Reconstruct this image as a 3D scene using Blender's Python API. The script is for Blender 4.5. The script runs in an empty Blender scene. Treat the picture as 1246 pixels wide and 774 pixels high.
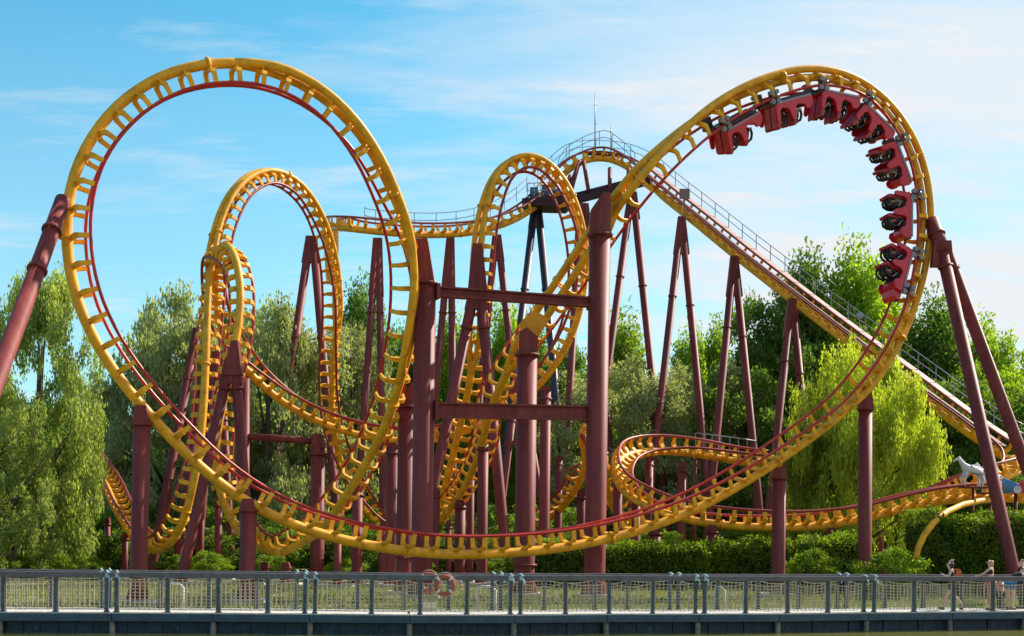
import bpy, bmesh, math, random
import numpy as np
from mathutils import Vector, Matrix, Quaternion
C = bpy.context.scene.collection
SC = bpy.context.scene
R = math.radians
rng = random.Random(7)
nrg = np.random.default_rng(11)

# ------------------------------------------------------------------ camera
F = 1650.0          # focal length in photo pixels
CAMZ = 2.9
ROLL = R(0.65)
HX, HY = 623.0, 651.0
cam = bpy.data.objects.new('camera', bpy.data.cameras.new('camera'))
C.objects.link(cam)
cam.data.sensor_width = 36.0
cam.data.lens = F / 1246.0 * 36.0
cam.data.shift_y = (HY - 387.0) / 1246.0
cam.data.clip_start = 0.5
cam.data.clip_end = 8000
cam.matrix_world = Matrix.Translation((0, 0, CAMZ)) @ Matrix.Rotation(-ROLL, 4, 'Y') @ Matrix.Rotation(R(90), 4, 'X')
SC.camera = cam

# ------------------------------------------------------------------ sky and sun
SUN_AZ = R(35)      # angle from +X towards +Y
SUN_EL = R(39)
sd = Vector((math.cos(SUN_AZ) * math.cos(SUN_EL), math.sin(SUN_AZ) * math.cos(SUN_EL), math.sin(SUN_EL)))
world = bpy.data.worlds.new('World'); SC.world = world; world.use_nodes = True
wt = world.node_tree; wt.nodes.clear()
def wn(t, **k):
    n = wt.nodes.new(t)
    for a, b in k.items(): setattr(n, a, b)
    return n
sky = wn('ShaderNodeTexSky', sky_type='NISHITA'); sky.sun_disc = False
sky.sun_elevation = SUN_EL; sky.sun_rotation = R(90) - SUN_AZ
sky.altitude = 50; sky.air_density = 1.0; sky.dust_density = 0.5; sky.ozone_density = 2.0
tc = wn('ShaderNodeTexCoord'); sep = wn('ShaderNodeSeparateXYZ')
wt.links.new(tc.outputs['Generated'], sep.inputs[0])
# cloud layer coordinates: project the view direction on a high sheet
zc = wn('ShaderNodeMath', operation='MAXIMUM'); zc.inputs[1].default_value = 0.0; wt.links.new(sep.outputs[2], zc.inputs[0])
za = wn('ShaderNodeMath', operation='ADD'); za.inputs[1].default_value = 0.12; wt.links.new(zc.outputs[0], za.inputs[0])
dx = wn('ShaderNodeMath', operation='DIVIDE'); dy = wn('ShaderNodeMath', operation='DIVIDE')
for d, i in ((dx, 0), (dy, 1)):
    wt.links.new(sep.outputs[i], d.inputs[0]); wt.links.new(za.outputs[0], d.inputs[1])
cmb = wn('ShaderNodeCombineXYZ'); wt.links.new(dx.outputs[0], cmb.inputs[0]); wt.links.new(dy.outputs[0], cmb.inputs[1])
mp = wn('ShaderNodeMapping'); wt.links.new(cmb.outputs[0], mp.inputs[0])
mp.inputs['Rotation'].default_value = (0, 0, R(-18)); mp.inputs['Scale'].default_value = (0.55, 1.5, 1)
n1 = wn('ShaderNodeTexNoise'); n1.inputs['Scale'].default_value = 1.1; n1.inputs['Detail'].default_value = 9
n1.inputs['Roughness'].default_value = 0.62; n1.inputs['Distortion'].default_value = 0.5
wt.links.new(mp.outputs[0], n1.inputs[0])
# more veil towards the right of the view (the sunward side)
sx = wn('ShaderNodeMath', operation='MULTIPLY_ADD'); sx.inputs[1].default_value = 0.5; sx.inputs[2].default_value = 0.0
wt.links.new(sep.outputs[0], sx.inputs[0])
ad = wn('ShaderNodeMath', operation='ADD'); wt.links.new(n1.outputs[0], ad.inputs[0]); wt.links.new(sx.outputs[0], ad.inputs[1])
cr = wn('ShaderNodeMapRange'); cr.inputs['From Min'].default_value = 0.42; cr.inputs['From Max'].default_value = 0.74
cr.inputs['To Max'].default_value = 0.82
wt.links.new(ad.outputs[0], cr.inputs[0])
# horizon veil
hv = wn('ShaderNodeMapRange'); hv.inputs['From Min'].default_value = 0.36; hv.inputs['From Max'].default_value = 0.0
hv.inputs['To Min'].default_value = 0.0; hv.inputs['To Max'].default_value = 0.5
wt.links.new(sep.outputs[2], hv.inputs[0])
n2c = wn('ShaderNodeTexNoise'); n2c.inputs['Scale'].default_value = 3.4; n2c.inputs['Detail'].default_value = 10; n2c.inputs['Roughness'].default_value = 0.66
wt.links.new(mp.outputs[0], n2c.inputs[0])
wsp = wn('ShaderNodeMapRange'); wsp.inputs['From Min'].default_value = 0.52; wsp.inputs['From Max'].default_value = 0.80; wsp.inputs['To Max'].default_value = 0.55
wt.links.new(n2c.outputs[0], wsp.inputs[0])
wadd = wn('ShaderNodeMath', operation='ADD'); wt.links.new(cr.outputs[0], wadd.inputs[0]); wt.links.new(wsp.outputs[0], wadd.inputs[1])
mx = wn('ShaderNodeMath', operation='ADD', use_clamp=True); wt.links.new(wadd.outputs[0], mx.inputs[0]); wt.links.new(hv.outputs[0], mx.inputs[1])
tint = wn('ShaderNodeMix', data_type='RGBA', blend_type='MULTIPLY'); tint.inputs[0].default_value = 1.0
wt.links.new(sky.outputs[0], tint.inputs[6]); tint.inputs[7].default_value = (0.52, 1.36, 1.34, 1)
mixc = wn('ShaderNodeMix', data_type='RGBA')
wt.links.new(mx.outputs[0], mixc.inputs[0]); wt.links.new(tint.outputs[2], mixc.inputs[6])
mixc.inputs[7].default_value = (6.3, 6.5, 6.75, 1)
bg = wn('ShaderNodeBackground'); bg.inputs[1].default_value = 0.086
wt.links.new(mixc.outputs[2], bg.inputs[0])
wo = wn('ShaderNodeOutputWorld'); wt.links.new(bg.outputs[0], wo.inputs[0])

sun = bpy.data.objects.new('sun', bpy.data.lights.new('sun', 'SUN')); C.objects.link(sun)
sun.data.energy = 5.0; sun.data.angle = R(0.5); sun.data.color = (1.0, 0.93, 0.82)
sun.rotation_euler = (-sd).to_track_quat('-Z', 'Y').to_euler()
SC.view_settings.view_transform = 'Standard'; SC.view_settings.look = 'None'
SC.view_settings.exposure = 0.66; SC.view_settings.gamma = 1.0
SC.render.engine = 'CYCLES'
SC.cycles.max_bounces = 6; SC.cycles.transparent_max_bounces = 6

# ------------------------------------------------------------------ helpers
def P(px, py, Y):
    """point at distance Y that was measured at photo pixel (px, py)"""
    a, b = px - HX, py - HY
    wx = a * math.cos(ROLL) + b * math.sin(ROLL)
    wd = -a * math.sin(ROLL) + b * math.cos(ROLL)
    return Vector((wx * Y / F, Y, CAMZ - wd * Y / F))
GZ = 0.30
MATS = {}
def mat(name, col, rough=0.5, metal=0.0, var=0.12, scale=3.0, bump=0.0, dirt=None, streak=False, trans=0.0, spec=0.5, bscale=40.0):
    if name in MATS: return MATS[name]
    m = bpy.data.materials.new(name); m.use_nodes = True; MATS[name] = m
    t = m.node_tree; N = t.nodes; L = t.links
    b = N['Principled BSDF']; out = N['Material Output']
    b.inputs['Roughness'].default_value = rough; b.inputs['Metallic'].default_value = metal
    b.inputs['Specular IOR Level'].default_value = spec
    co = N.new('ShaderNodeTexCoord')
    no = N.new('ShaderNodeTexNoise'); no.inputs['Scale'].default_value = scale; no.inputs['Detail'].default_value = 6
    geo = N.new('ShaderNodeNewGeometry')
    if streak:
        mpp = N.new('ShaderNodeMapping'); mpp.inputs['Scale'].default_value = (1, 1, 0.12)
        L.new(geo.outputs['Position'], mpp.inputs[0]); L.new(mpp.outputs[0], no.inputs[0])
    else: L.new(geo.outputs['Position'], no.inputs[0])
    mr = N.new('ShaderNodeMapRange'); mr.inputs['From Min'].default_value = 0.3; mr.inputs['From Max'].default_value = 0.7
    mr.inputs['To Min'].default_value = 1 - var; mr.inputs['To Max'].default_value = 1 + var
    L.new(no.outputs[0], mr.inputs[0])
    mul = N.new('ShaderNodeMix'); mul.data_type = 'RGBA'; mul.blend_type = 'MULTIPLY'; mul.inputs[0].default_value = 1
    mul.inputs[6].default_value = (*col, 1); L.new(mr.outputs[0], mul.inputs[7])
    last = mul.outputs[2]
    if dirt:
        n2 = N.new('ShaderNodeTexNoise'); n2.inputs['Scale'].default_value = scale * 2.3; n2.inputs['Detail'].default_value = 8
        L.new(geo.outputs['Position'], n2.inputs[0])
        m2 = N.new('ShaderNodeMapRange'); m2.inputs['From Min'].default_value = 0.52; m2.inputs['From Max'].default_value = 0.75
        m2.inputs['To Max'].default_value = 0.6
        L.new(n2.outputs[0], m2.inputs[0])
        mm = N.new('ShaderNodeMix'); mm.data_type = 'RGBA'; L.new(m2.outputs[0], mm.inputs[0])
        L.new(last, mm.inputs[6]); mm.inputs[7].default_value = (*dirt, 1); last = mm.outputs[2]
    if streak:
        # chalky faded runs down the steel
        mp4 = N.new('ShaderNodeMapping'); mp4.inputs['Scale'].default_value = (3.2, 3.2, 0.22); L.new(geo.outputs['Position'], mp4.inputs[0])
        n4 = N.new('ShaderNodeTexNoise'); n4.inputs['Scale'].default_value = 1.6; n4.inputs['Detail'].default_value = 9; n4.inputs['Roughness'].default_value = 0.65; L.new(mp4.outputs[0], n4.inputs[0])
        m4 = N.new('ShaderNodeMapRange'); m4.inputs['From Min'].default_value = 0.52; m4.inputs['From Max'].default_value = 0.72; m4.inputs['To Max'].default_value = 0.42; L.new(n4.outputs[0], m4.inputs[0])
        mm4 = N.new('ShaderNodeMix'); mm4.data_type = 'RGBA'; L.new(m4.outputs[0], mm4.inputs[0]); L.new(last, mm4.inputs[6]); mm4.inputs[7].default_value = (0.31, 0.105, 0.085, 1); last = mm4.outputs[2]
    L.new(last, b.inputs['Base Color'])
    if bump:
        n3 = N.new('ShaderNodeTexNoise'); n3.inputs['Scale'].default_value = bscale
        L.new(geo.outputs['Position'], n3.inputs[0])
        bp = N.new('ShaderNodeBump'); bp.inputs['Strength'].default_value = bump; bp.inputs['Distance'].default_value = 0.03
        L.new(n3.outputs[0], bp.inputs['Height']); L.new(bp.outputs[0], b.inputs['Normal'])
    if trans:
        tr = N.new('ShaderNodeBsdfTranslucent'); mt = N.new('ShaderNodeMix'); mt.data_type = 'RGBA'; mt.blend_type = 'MULTIPLY'
        mt.inputs[0].default_value = 1; L.new(last, mt.inputs[6]); mt.inputs[7].default_value = (1.5, 1.35, 0.5, 1)
        L.new(mt.outputs[2], tr.inputs[0])
        ms = N.new('ShaderNodeMixShader'); ms.inputs[0].default_value = trans
        L.new(b.outputs[0], ms.inputs[1]); L.new(tr.outputs[0], ms.inputs[2]); L.new(ms.outputs[0], out.inputs[0])
    return m
YEL = mat('yellow_paint', (0.80, 0.365, 0.012), 0.5, var=0.22, scale=1.6, dirt=(0.36, 0.16, 0.02), spec=.35)
YEL2 = mat('yellow_paint_tie', (0.84, 0.385, 0.014), 0.5, var=0.2, scale=1.7, dirt=(0.46, 0.23, 0.03), spec=.3)
RED = mat('red_rail_paint', (0.46, 0.022, 0.018), 0.35, var=0.2, scale=1.5, spec=.35)
RED2 = mat('brown_red_rail_paint', (0.30, 0.035, 0.026), 0.45, var=0.2, scale=1.5, spec=.35)
MAR = mat('maroon_paint', (0.19, 0.034, 0.032), 0.55, var=0.3, scale=1.7, streak=True, dirt=(0.13, 0.028, 0.022), spec=.22)
NAVY = mat('dark_blue_paint', (0.045, 0.032, 0.055), 0.5, scale=2)
CARR = mat('car_red', (0.60, 0.014, 0.035), 0.25, var=0.06)
BLK = mat('black_rubber', (0.015, 0.015, 0.022), 0.5)
GREY = mat('grey_steel', (0.28, 0.28, 0.30), 0.4, metal=0.5, var=0.15)
PINKG = mat('walkway_steel', (0.34, 0.17, 0.14), 0.6, var=0.2, scale=2)
CONC = mat('concrete', (0.42, 0.38, 0.32), 0.9, var=0.15, scale=2, bump=0.3)
WOODG = mat('grey_wood', (0.13, 0.125, 0.14), 0.75, var=0.2, scale=4, bump=0.3)
DECK = mat('pale_deck_wood', (0.50, 0.47, 0.43), 0.8, var=0.12, scale=6, bump=0.2)
BLUEB = mat('blue_grey_beam', (0.038, 0.075, 0.105), 0.65, var=0.25, scale=3, bump=0.2)
BLUED = mat('dark_blue_panel', (0.010, 0.028, 0.052), 0.6, var=0.45, scale=4, dirt=(0.03, 0.06, 0.075))
ROPE = mat('net_rope', (0.50, 0.42, 0.29), 0.9, var=0.15, scale=8)
PALEB = mat('pale_blue_rope', (0.42, 0.55, 0.62), 0.7, var=0.15, scale=10)
ORG = mat('orange_buoy', (0.42, 0.09, 0.05), 0.5, var=0.15, scale=9)
WHITE = mat('white_paint', (0.75, 0.74, 0.72), 0.5, var=0.1, scale=5)
BARK = mat('bark', (0.11, 0.085, 0.06), 0.9, var=0.3, scale=6, bump=0.5)

class MB:
    def __init__(s): s.v = []; s.f = []; s.sm = []
    def add(s, vs, fs, smooth=False):
        o = len(s.v); s.v += [tuple(v) for v in vs]; s.f += [tuple(i + o for i in f) for f in fs]; s.sm += [smooth] * len(fs); return s
    def box(s, c, d, M=None):
        hx, hy, hz = d[0] / 2, d[1] / 2, d[2] / 2
        vs = [Vector((c[0] + a * hx, c[1] + b * hy, c[2] + e * hz)) for e in (-1, 1) for b in (-1, 1) for a in (-1, 1)]
        if M is not None: vs = [M @ v for v in vs]
        return s.add(vs, [(0, 2, 3, 1), (4, 5, 7, 6), (0, 1, 5, 4), (2, 6, 7, 3), (0, 4, 6, 2), (1, 3, 7, 5)])
    def tube(s, pts, r, n=10, cap=True, smooth=True, closed=False):
        pts = [Vector(p) for p in pts]; k = len(pts); rs = r if hasattr(r, '__len__') else [r] * k
        vs = []; up = None
        for i, p in enumerate(pts):
            if closed: t = pts[(i + 1) % k] - pts[i - 1]
            else: t = pts[min(i + 1, k - 1)] - pts[max(i - 1, 0)]
            if t.length < 1e-9: t = Vector((0, 0, 1))
            t.normalize()
            if up is None:
                up = Vector((0, 0, 1)) if abs(t.z) < 0.9 else Vector((1, 0, 0))
            up = (up - t * up.dot(t)).normalized(); b = t.cross(up)
            for j in range(n):
                a = 2 * math.pi * j / n
                vs.append(p + (up * math.cos(a) + b * math.sin(a)) * rs[i])
        fs = []
        for i in range(k if closed else k - 1):
            i2 = (i + 1) % k
            for j in range(n):
                fs.append((i * n + j, i * n + (j + 1) % n, i2 * n + (j + 1) % n, i2 * n + j))
        s.add(vs, fs, smooth)
        if cap and not closed:
            o = len(s.v) - len(vs)
            s.f.append(tuple(o + j for j in range(n))[::-1]); s.sm.append(False)
            s.f.append(tuple(o + (k - 1) * n + j for j in range(n))); s.sm.append(False)
        return s
    def bar(s, a, b, w, h=None, up=(0, 0, 1)):
        """rectangular bar from a to b"""
        a = Vector(a); b = Vector(b); h = h or w; t = (b - a).normalized(); u = Vector(up)
        if abs(t.dot(u.normalized())) > 0.98: u = Vector((0, 1, 0))
        sv = t.cross(u).normalized() * (w / 2); u = sv.cross(t).normalized() * (h / 2)
        vs = [q + x * sv + y * u for q in (a, b) for x, y in ((-1, -1), (1, -1), (1, 1), (-1, 1))]
        return s.add(vs, [(0, 1, 2, 3)[::-1], (4, 5, 6, 7), (0, 1, 5, 4), (1, 2, 6, 5), (2, 3, 7, 6), (3, 0, 4, 7)])
    def prism(s, prof, x0, x1, axis='x'):
        """profile of (a, b) pairs extruded along an axis"""
        n = len(prof)
        def mk(x, a, b): return (x, a, b) if axis == 'x' else ((a, x, b) if axis == 'y' else (a, b, x))
        vs = [mk(x0, a, b) for a, b in prof] + [mk(x1, a, b) for a, b in prof]
        fs = [tuple(range(n))[::-1], tuple(range(n, 2 * n))] + [(i, (i + 1) % n, (i + 1) % n + n, i + n) for i in range(n)]
        return s.add(vs, fs)
    def mesh(s, name, m):
        me = bpy.data.meshes.new(name); me.from_pydata(s.v, [], s.f)
        me.polygons.foreach_set('use_smooth', s.sm)
        bm = bmesh.new(); bm.from_mesh(me); bmesh.ops.recalc_face_normals(bm, faces=bm.faces); bm.to_mesh(me); bm.free()
        me.materials.append(m); me.update(); return me
def link(name, me, parent=None, M=None):
    """me in world coordinates unless M (world matrix) is given"""
    o = bpy.data.objects.new(name, me); C.objects.link(o)
    if parent is not None:
        o.parent = parent
        W = Matrix.Identity(4) if M is None else M
        o.matrix_local = WM[parent.name].inverted() @ W
        WM[o.name] = W
    else:
        if M is not None: o.matrix_world = M
        WM[o.name] = Matrix.Identity(4) if M is None else M.copy()
    return o
WM = {}
def tag(o, label=None, cat=None, group=None, kind=None):
    if label: o['label'] = label
    if cat: o['category'] = cat
    if group: o['group'] = group
    if kind: o['kind'] = kind
    return o
def thing(name, label, cat, loc=(0, 0, 0), group=None, M=None):
    o = bpy.data.objects.new(name, None); C.objects.link(o); o.empty_display_size = 0.3
    o.matrix_world = M if M is not None else Matrix.Translation(loc)
    WM[o.name] = (M if M is not None else Matrix.Translation(loc)).copy()
    return tag(o, label, cat, group)

# ------------------------------------------------------------------ ground, water
def grid_mesh(name, x0, x1, y0, y1, z, nx, ny, m, f=None):
    vs = []; fs = []
    for j in range(ny + 1):
        for i in range(nx + 1):
            x = x0 + (x1 - x0) * i / nx; y = y0 + (y1 - y0) * j / ny
            vs.append((x, y, z + (f(x, y) if f else 0)))
    for j in range(ny):
        for i in range(nx):
            a = j * (nx + 1) + i; fs.append((a, a + 1, a + nx + 2, a + nx + 1))
    me = bpy.data.meshes.new(name); me.from_pydata(vs, [], fs); me.materials.append(m); return me
def grass_mat():
    m = bpy.data.materials.new('grass_ground'); m.use_nodes = True; t = m.node_tree; N = t.nodes; L = t.links
    b = N['Principled BSDF']; b.inputs['Roughness'].default_value = 0.95
    g = N.new('ShaderNodeNewGeometry')
    n1 = N.new('ShaderNodeTexNoise'); n1.inputs['Scale'].default_value = 0.35; n1.inputs['Detail'].default_value = 8
    n2 = N.new('ShaderNodeTexNoise'); n2.inputs['Scale'].default_value = 7; n2.inputs['Detail'].default_value = 6
    L.new(g.outputs['Position'], n1.inputs[0]); L.new(g.outputs['Position'], n2.inputs[0])
    r = N.new('ShaderNodeValToRGB'); e = r.color_ramp.elements
    e[0].position = 0.35; e[0].color = (0.07, 0.095, 0.018, 1); e[1].position = 0.68; e[1].color = (0.22, 0.205, 0.07, 1)
    L.new(n1.outputs[0], r.inputs[0])
    mr = N.new('ShaderNodeMapRange'); mr.inputs['To Min'].default_value = 0.5; mr.inputs['To Max'].default_value = 1.4; L.new(n2.outputs[0], mr.inputs[0])
    mu = N.new('ShaderNodeMix'); mu.data_type = 'RGBA'; mu.blend_type = 'MULTIPLY'; mu.inputs[0].default_value = 1
    L.new(r.outputs[0], mu.inputs[6]); L.new(mr.outputs[0], mu.inputs[7]); L.new(mu.outputs[2], b.inputs['Base Color'])
    bp = N.new('ShaderNodeBump'); bp.inputs['Distance'].default_value = 0.08; L.new(n2.outputs[0], bp.inputs['Height']); L.new(bp.outputs[0], b.inputs['Normal'])
    return m
GRASS = grass_mat()
# bridge front edge: photo px -> scale (px per metre), gives distance
BR = [(-260, 43.6), (0, 43.5), (137, 43.1), (260, 42.8), (378, 42.6), (500, 42.5), (628, 41.9), (740, 40.9), (852, 40.3), (950, 39.7), (1058, 38.6), (1250, 37.0), (1500, 35.2)]
def brY(px):
    for (a, sa), (b, sb) in zip(BR, BR[1:]):
        if px <= b: return F / (sa + (sb - sa) * (px - a) / (b - a))
    return F / BR[-1][1]
DZ = 0.59           # deck level
def deck_pt(px, back=0.0, z=DZ):
    Y = brY(px); X = (px - HX) * Y / F
    e = 1.0; Y2 = brY(px + e); X2 = (px + e - HX) * Y2 / F
    t = Vector((X2 - X, Y2 - Y, 0)).normalized(); n = Vector((-t.y, t.x, 0))
    v = Vector((X, Y, z)) + n * back; return v
gv = [(-3000, 41.0, GZ), (3000, 46.0, GZ)]
shore = []
W = 2.4
for px in range(-900, 2101, 60):
    q = deck_pt(max(-250, min(1490, px)), W + 0.25, GZ)
    if px < -250: q.x -= (-250 - px) * 38 / F
    if px > 1490: q.x += (px - 1490) * 45 / F
    shore.append(q)
vs = [(-3000, shore[0].y, GZ)] + [tuple(q) for q in shore] + [(3000, shore[-1].y, GZ)]
n = len(vs); top = [(x, 4000, GZ) for x, y, z in vs]
low = [(x, y, -0.6) for x, y, z in vs]
fs = [(i, i + 1, n + i + 1, n + i) for i in range(n - 1)] + [(i + 1, i, 2 * n + i, 2 * n + i + 1) for i in range(n - 1)]
me = bpy.data.meshes.new('ground'); me.from_pydata(vs + top + low, [], fs); me.materials.append(GRASS)
link('ground', me); tag(bpy.data.objects['ground'], kind='structure')
wm = bpy.data.materials.new('pond_water'); wm.use_nodes = True
b = wm.node_tree.nodes['Principled BSDF']; b.inputs['Base Color'].default_value = (0.16, 0.15, 0.035, 1); b.inputs['Roughness'].default_value = 0.12
g = wm.node_tree.nodes.new('ShaderNodeNewGeometry'); nn = wm.node_tree.nodes.new('ShaderNodeTexNoise'); nn.inputs['Scale'].default_value = 2.2; nn.inputs['Detail'].default_value = 4
bb = wm.node_tree.nodes.new('ShaderNodeBump'); bb.inputs['Strength'].default_value = 0.5; bb.inputs['Distance'].default_value = 0.06
wm.node_tree.links.new(g.outputs['Position'], nn.inputs[0]); wm.node_tree.links.new(nn.outputs[0], bb.inputs['Height']); wm.node_tree.links.new(bb.outputs[0], b.inputs['Normal'])
o = link('pond_water', grid_mesh('pond_water', -3000, 3000, -3000, 60, 0.0, 1, 1, wm)); tag(o, kind='structure')

# ------------------------------------------------------------------ tracks
RH = 0.71; HG = 0.61      # rail height above the spine, half gauge
def tie_mesh(name, r=0.2):
    m = MB()
    for s in (-1, 1):
        m.bar((s * 0.02, 0, r * 0.62), (s * 0.49, 0, 0.22), 0.24, 0.16, (0, 0, 1))
        m.bar((s * 0.43, 0, 0.19), (s * 0.59, 0, 0.34), 0.23, 0.14, (0, 0, 1))
        m.bar((s * 0.57, 0, 0.30), (s * HG, 0, RH + 0.03), 0.18, 0.10, (1, 0, 0))
    m.prism([(-0.42, 0.20), (-0.2, -0.06), (0.2, -0.06), (0.42, 0.20)], -0.045, 0.045, 'y')
    return m.mesh(name, YEL2)
TIE = tie_mesh('tie')
def slim_tie():
    m = MB(); r = .2
    for s in (-1, 1):
        m.bar((s * 0.02, 0, r * 0.75), (s * 0.49, 0, 0.22), 0.19, 0.10, (0, 0, 1)); m.bar((s * 0.45, 0, 0.20), (s * 0.59, 0, 0.33), 0.18, 0.10, (0, 0, 1))
        m.bar((s * 0.57, 0, 0.30), (s * HG, 0, RH + 0.03), 0.16, 0.09, (1, 0, 0))
    m.prism([(-0.36, 0.18), (-0.15, -0.04), (0.15, -0.04), (0.36, 0.18)], -0.035, 0.035, 'y')
    return m.mesh('tie', YEL2)
SLIM = slim_tie()
def sample(ctrl, Nv, side, ds=0.25):
    P3 = [P(c[0], c[1], c[2]) for c in ctrl]
    n = len(P3); raw = []; par = []
    for i in range(n - 1):
        p0 = P3[i - 1] if i else P3[0] * 2 - P3[1]; p1 = P3[i]; p2 = P3[i + 1]; p3 = P3[i + 2] if i + 2 < n else P3[-1] * 2 - P3[-2]
        t0 = 0; t1 = (p1 - p0).length ** .5; t2 = t1 + (p2 - p1).length ** .5; t3 = t2 + (p3 - p2).length ** .5
        for k in range(24):
            t = t1 + (t2 - t1) * k / 24
            A1 = p0 * ((t1 - t) / (t1 - t0)) + p1 * ((t - t0) / (t1 - t0)); A2 = p1 * ((t2 - t) / (t2 - t1)) + p2 * ((t - t1) / (t2 - t1))
            A3 = p2 * ((t3 - t) / (t3 - t2)) + p3 * ((t - t2) / (t3 - t2))
            B1 = A1 * ((t2 - t) / (t2 - t0)) + A2 * ((t - t0) / (t2 - t0)); B2 = A2 * ((t3 - t) / (t3 - t1)) + A3 * ((t - t1) / (t3 - t1))
            raw.append(B1 * ((t2 - t) / (t2 - t1)) + B2 * ((t - t1) / (t2 - t1))); par.append(i + k / 24)
    raw.append(P3[-1]); par.append(n - 1)
    A = np.array([tuple(p) for p in raw]); par = np.array(par)
    d = np.concatenate([[0], np.cumsum(np.linalg.norm(np.diff(A, axis=0), axis=1))])
    S = np.arange(0, d[-1], ds)
    Q = np.stack([np.interp(S, d, A[:, k]) for k in range(3)], 1); pr = np.interp(S, d, par)
    for _ in range(14):
        Q[1:-1] = 0.25 * Q[:-2] + 0.5 * Q[1:-1] + 0.25 * Q[2:]
    fr = []
    us = []
    for i in range(len(Q)):
        t = Vector(Q[min(i + 1, len(Q) - 1)] - Q[max(i - 1, 0)]).normalized()
        k = min(int(pr[i]), n - 2); w = pr[i] - k; w = w * w * (3 - 2 * w)
        uu = []
        for c in (ctrl[k], ctrl[k + 1]):
            if isinstance(c[3], tuple): uu.append(Vector(c[3]).normalized())
            else:
                nn = Nv.cross(t).normalized() * side; a = R(c[3]); uu.append(nn * math.cos(a) + Nv * math.sin(a))
        us.append(uu[0] * (1 - w) + uu[1] * w)
    U = np.array([tuple(u) for u in us])
    for _ in range(10): U[1:-1] = 0.25 * U[:-2] + 0.5 * U[1:-1] + 0.25 * U[2:]
    for i in range(len(Q)):
        t = Vector(Q[min(i + 1, len(Q) - 1)] - Q[max(i - 1, 0)]).normalized(); u = Vector(U[i])
        b = t.cross(u).normalized(); u = b.cross(t).normalized()
        fr.append((Vector(Q[i]), t, u, b))
    return fr, pr
def mframe(f, off=(0, 0, 0)):
    p, t, u, b = f
    M = Matrix(((b.x, t.x, u.x, 0), (b.y, t.y, u.y, 0), (b.z, t.z, u.z, 0), (0, 0, 0, 1)))
    M.translation = p + b * off[0] + t * off[1] + u * off[2]
    return M
def track(name, label, ctrl, psi=0, side=1, pitch=1.0, doubles=(), rs=0.205, rd=0.165, flange=9.0, sep=0.27, railr=0.08, rail_mat=None, stack=(), tie=None):
    Nv = Vector((math.sin(R(psi)), -math.cos(R(psi)), 0))
    fr, pr = sample(ctrl, Nv, side)
    base = fr[0][0].copy(); base.z = GZ
    root = thing('coaster_track', label, 'roller coaster track', base)
    def isd(x): return any(a <= x <= b for a, b in doubles)
    # spine runs
    i = 0; nfr = len(fr)
    flags = [isd(x) for x in pr]
    while i < nfr:
        j = i
        while j + 1 < nfr and flags[j + 1] == flags[i]: j += 1
        seg = fr[max(0, i - 2):min(nfr, j + 3)]
        if not flags[i]:
            m = MB(); m.tube([f[0] for f in seg[::2]] + ([seg[-1][0]] if len(seg) % 2 == 0 else []), rs, 12); link('spine', m.mesh('spine', YEL), root)
        else:
            L = len(seg)
            for s in (-1, 1):
                m = MB(); k0 = max(0, i - 2); th = lambda k: (np.interp(pr[k0 + k], *stack) if stack else 0)
                m.tube([f[0] + (f[3] * math.cos(th(k)) - f[2] * math.sin(th(k))) * s * sep * (1 - .32 * math.sin(th(k))) * min(1, k / 8 + .15, (L - 1 - k) / 8 + .15) for k, f in enumerate(seg)][::2], rd, 12)
                link('spine', m.mesh('spine', YEL), root)
        i = j + 1
    for s in (-1, 1):
        m = MB(); m.tube([f[0] + f[2] * RH + f[3] * s * HG for f in fr[::2]], railr, 8); link('rail', m.mesh('rail', rail_mat or RED), root)
    step = max(1, int(round(pitch / 0.25)))
    for k in range(2, nfr - 1, step): link('tie', tie or TIE, root, mframe(fr[k]))
    # bolted joints of the spine
    fm = MB(); fm.tube([(0, -0.05, 0), (0, 0.05, 0)], 0.27, 12); fme = fm.mesh('joint_flange', YEL)
    fm = MB()
    for s in (-1, 1): fm.tube([(s * sep, -0.045, 0), (s * sep, 0.045, 0)], 0.23, 12)
    fme2 = fm.mesh('joint_flange_pair', YEL)
    st = int(flange / 0.25)
    for k in range(st // 2, nfr - 4, st): link('joint_flange', fme2 if flags[k] else fme, root, mframe(fr[k]))
    return root, fr, pr
PSI = 25
def y1(px, Yc=54.0): return Yc / (1 - math.tan(R(PSI)) * (px - 623) / F)
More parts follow.
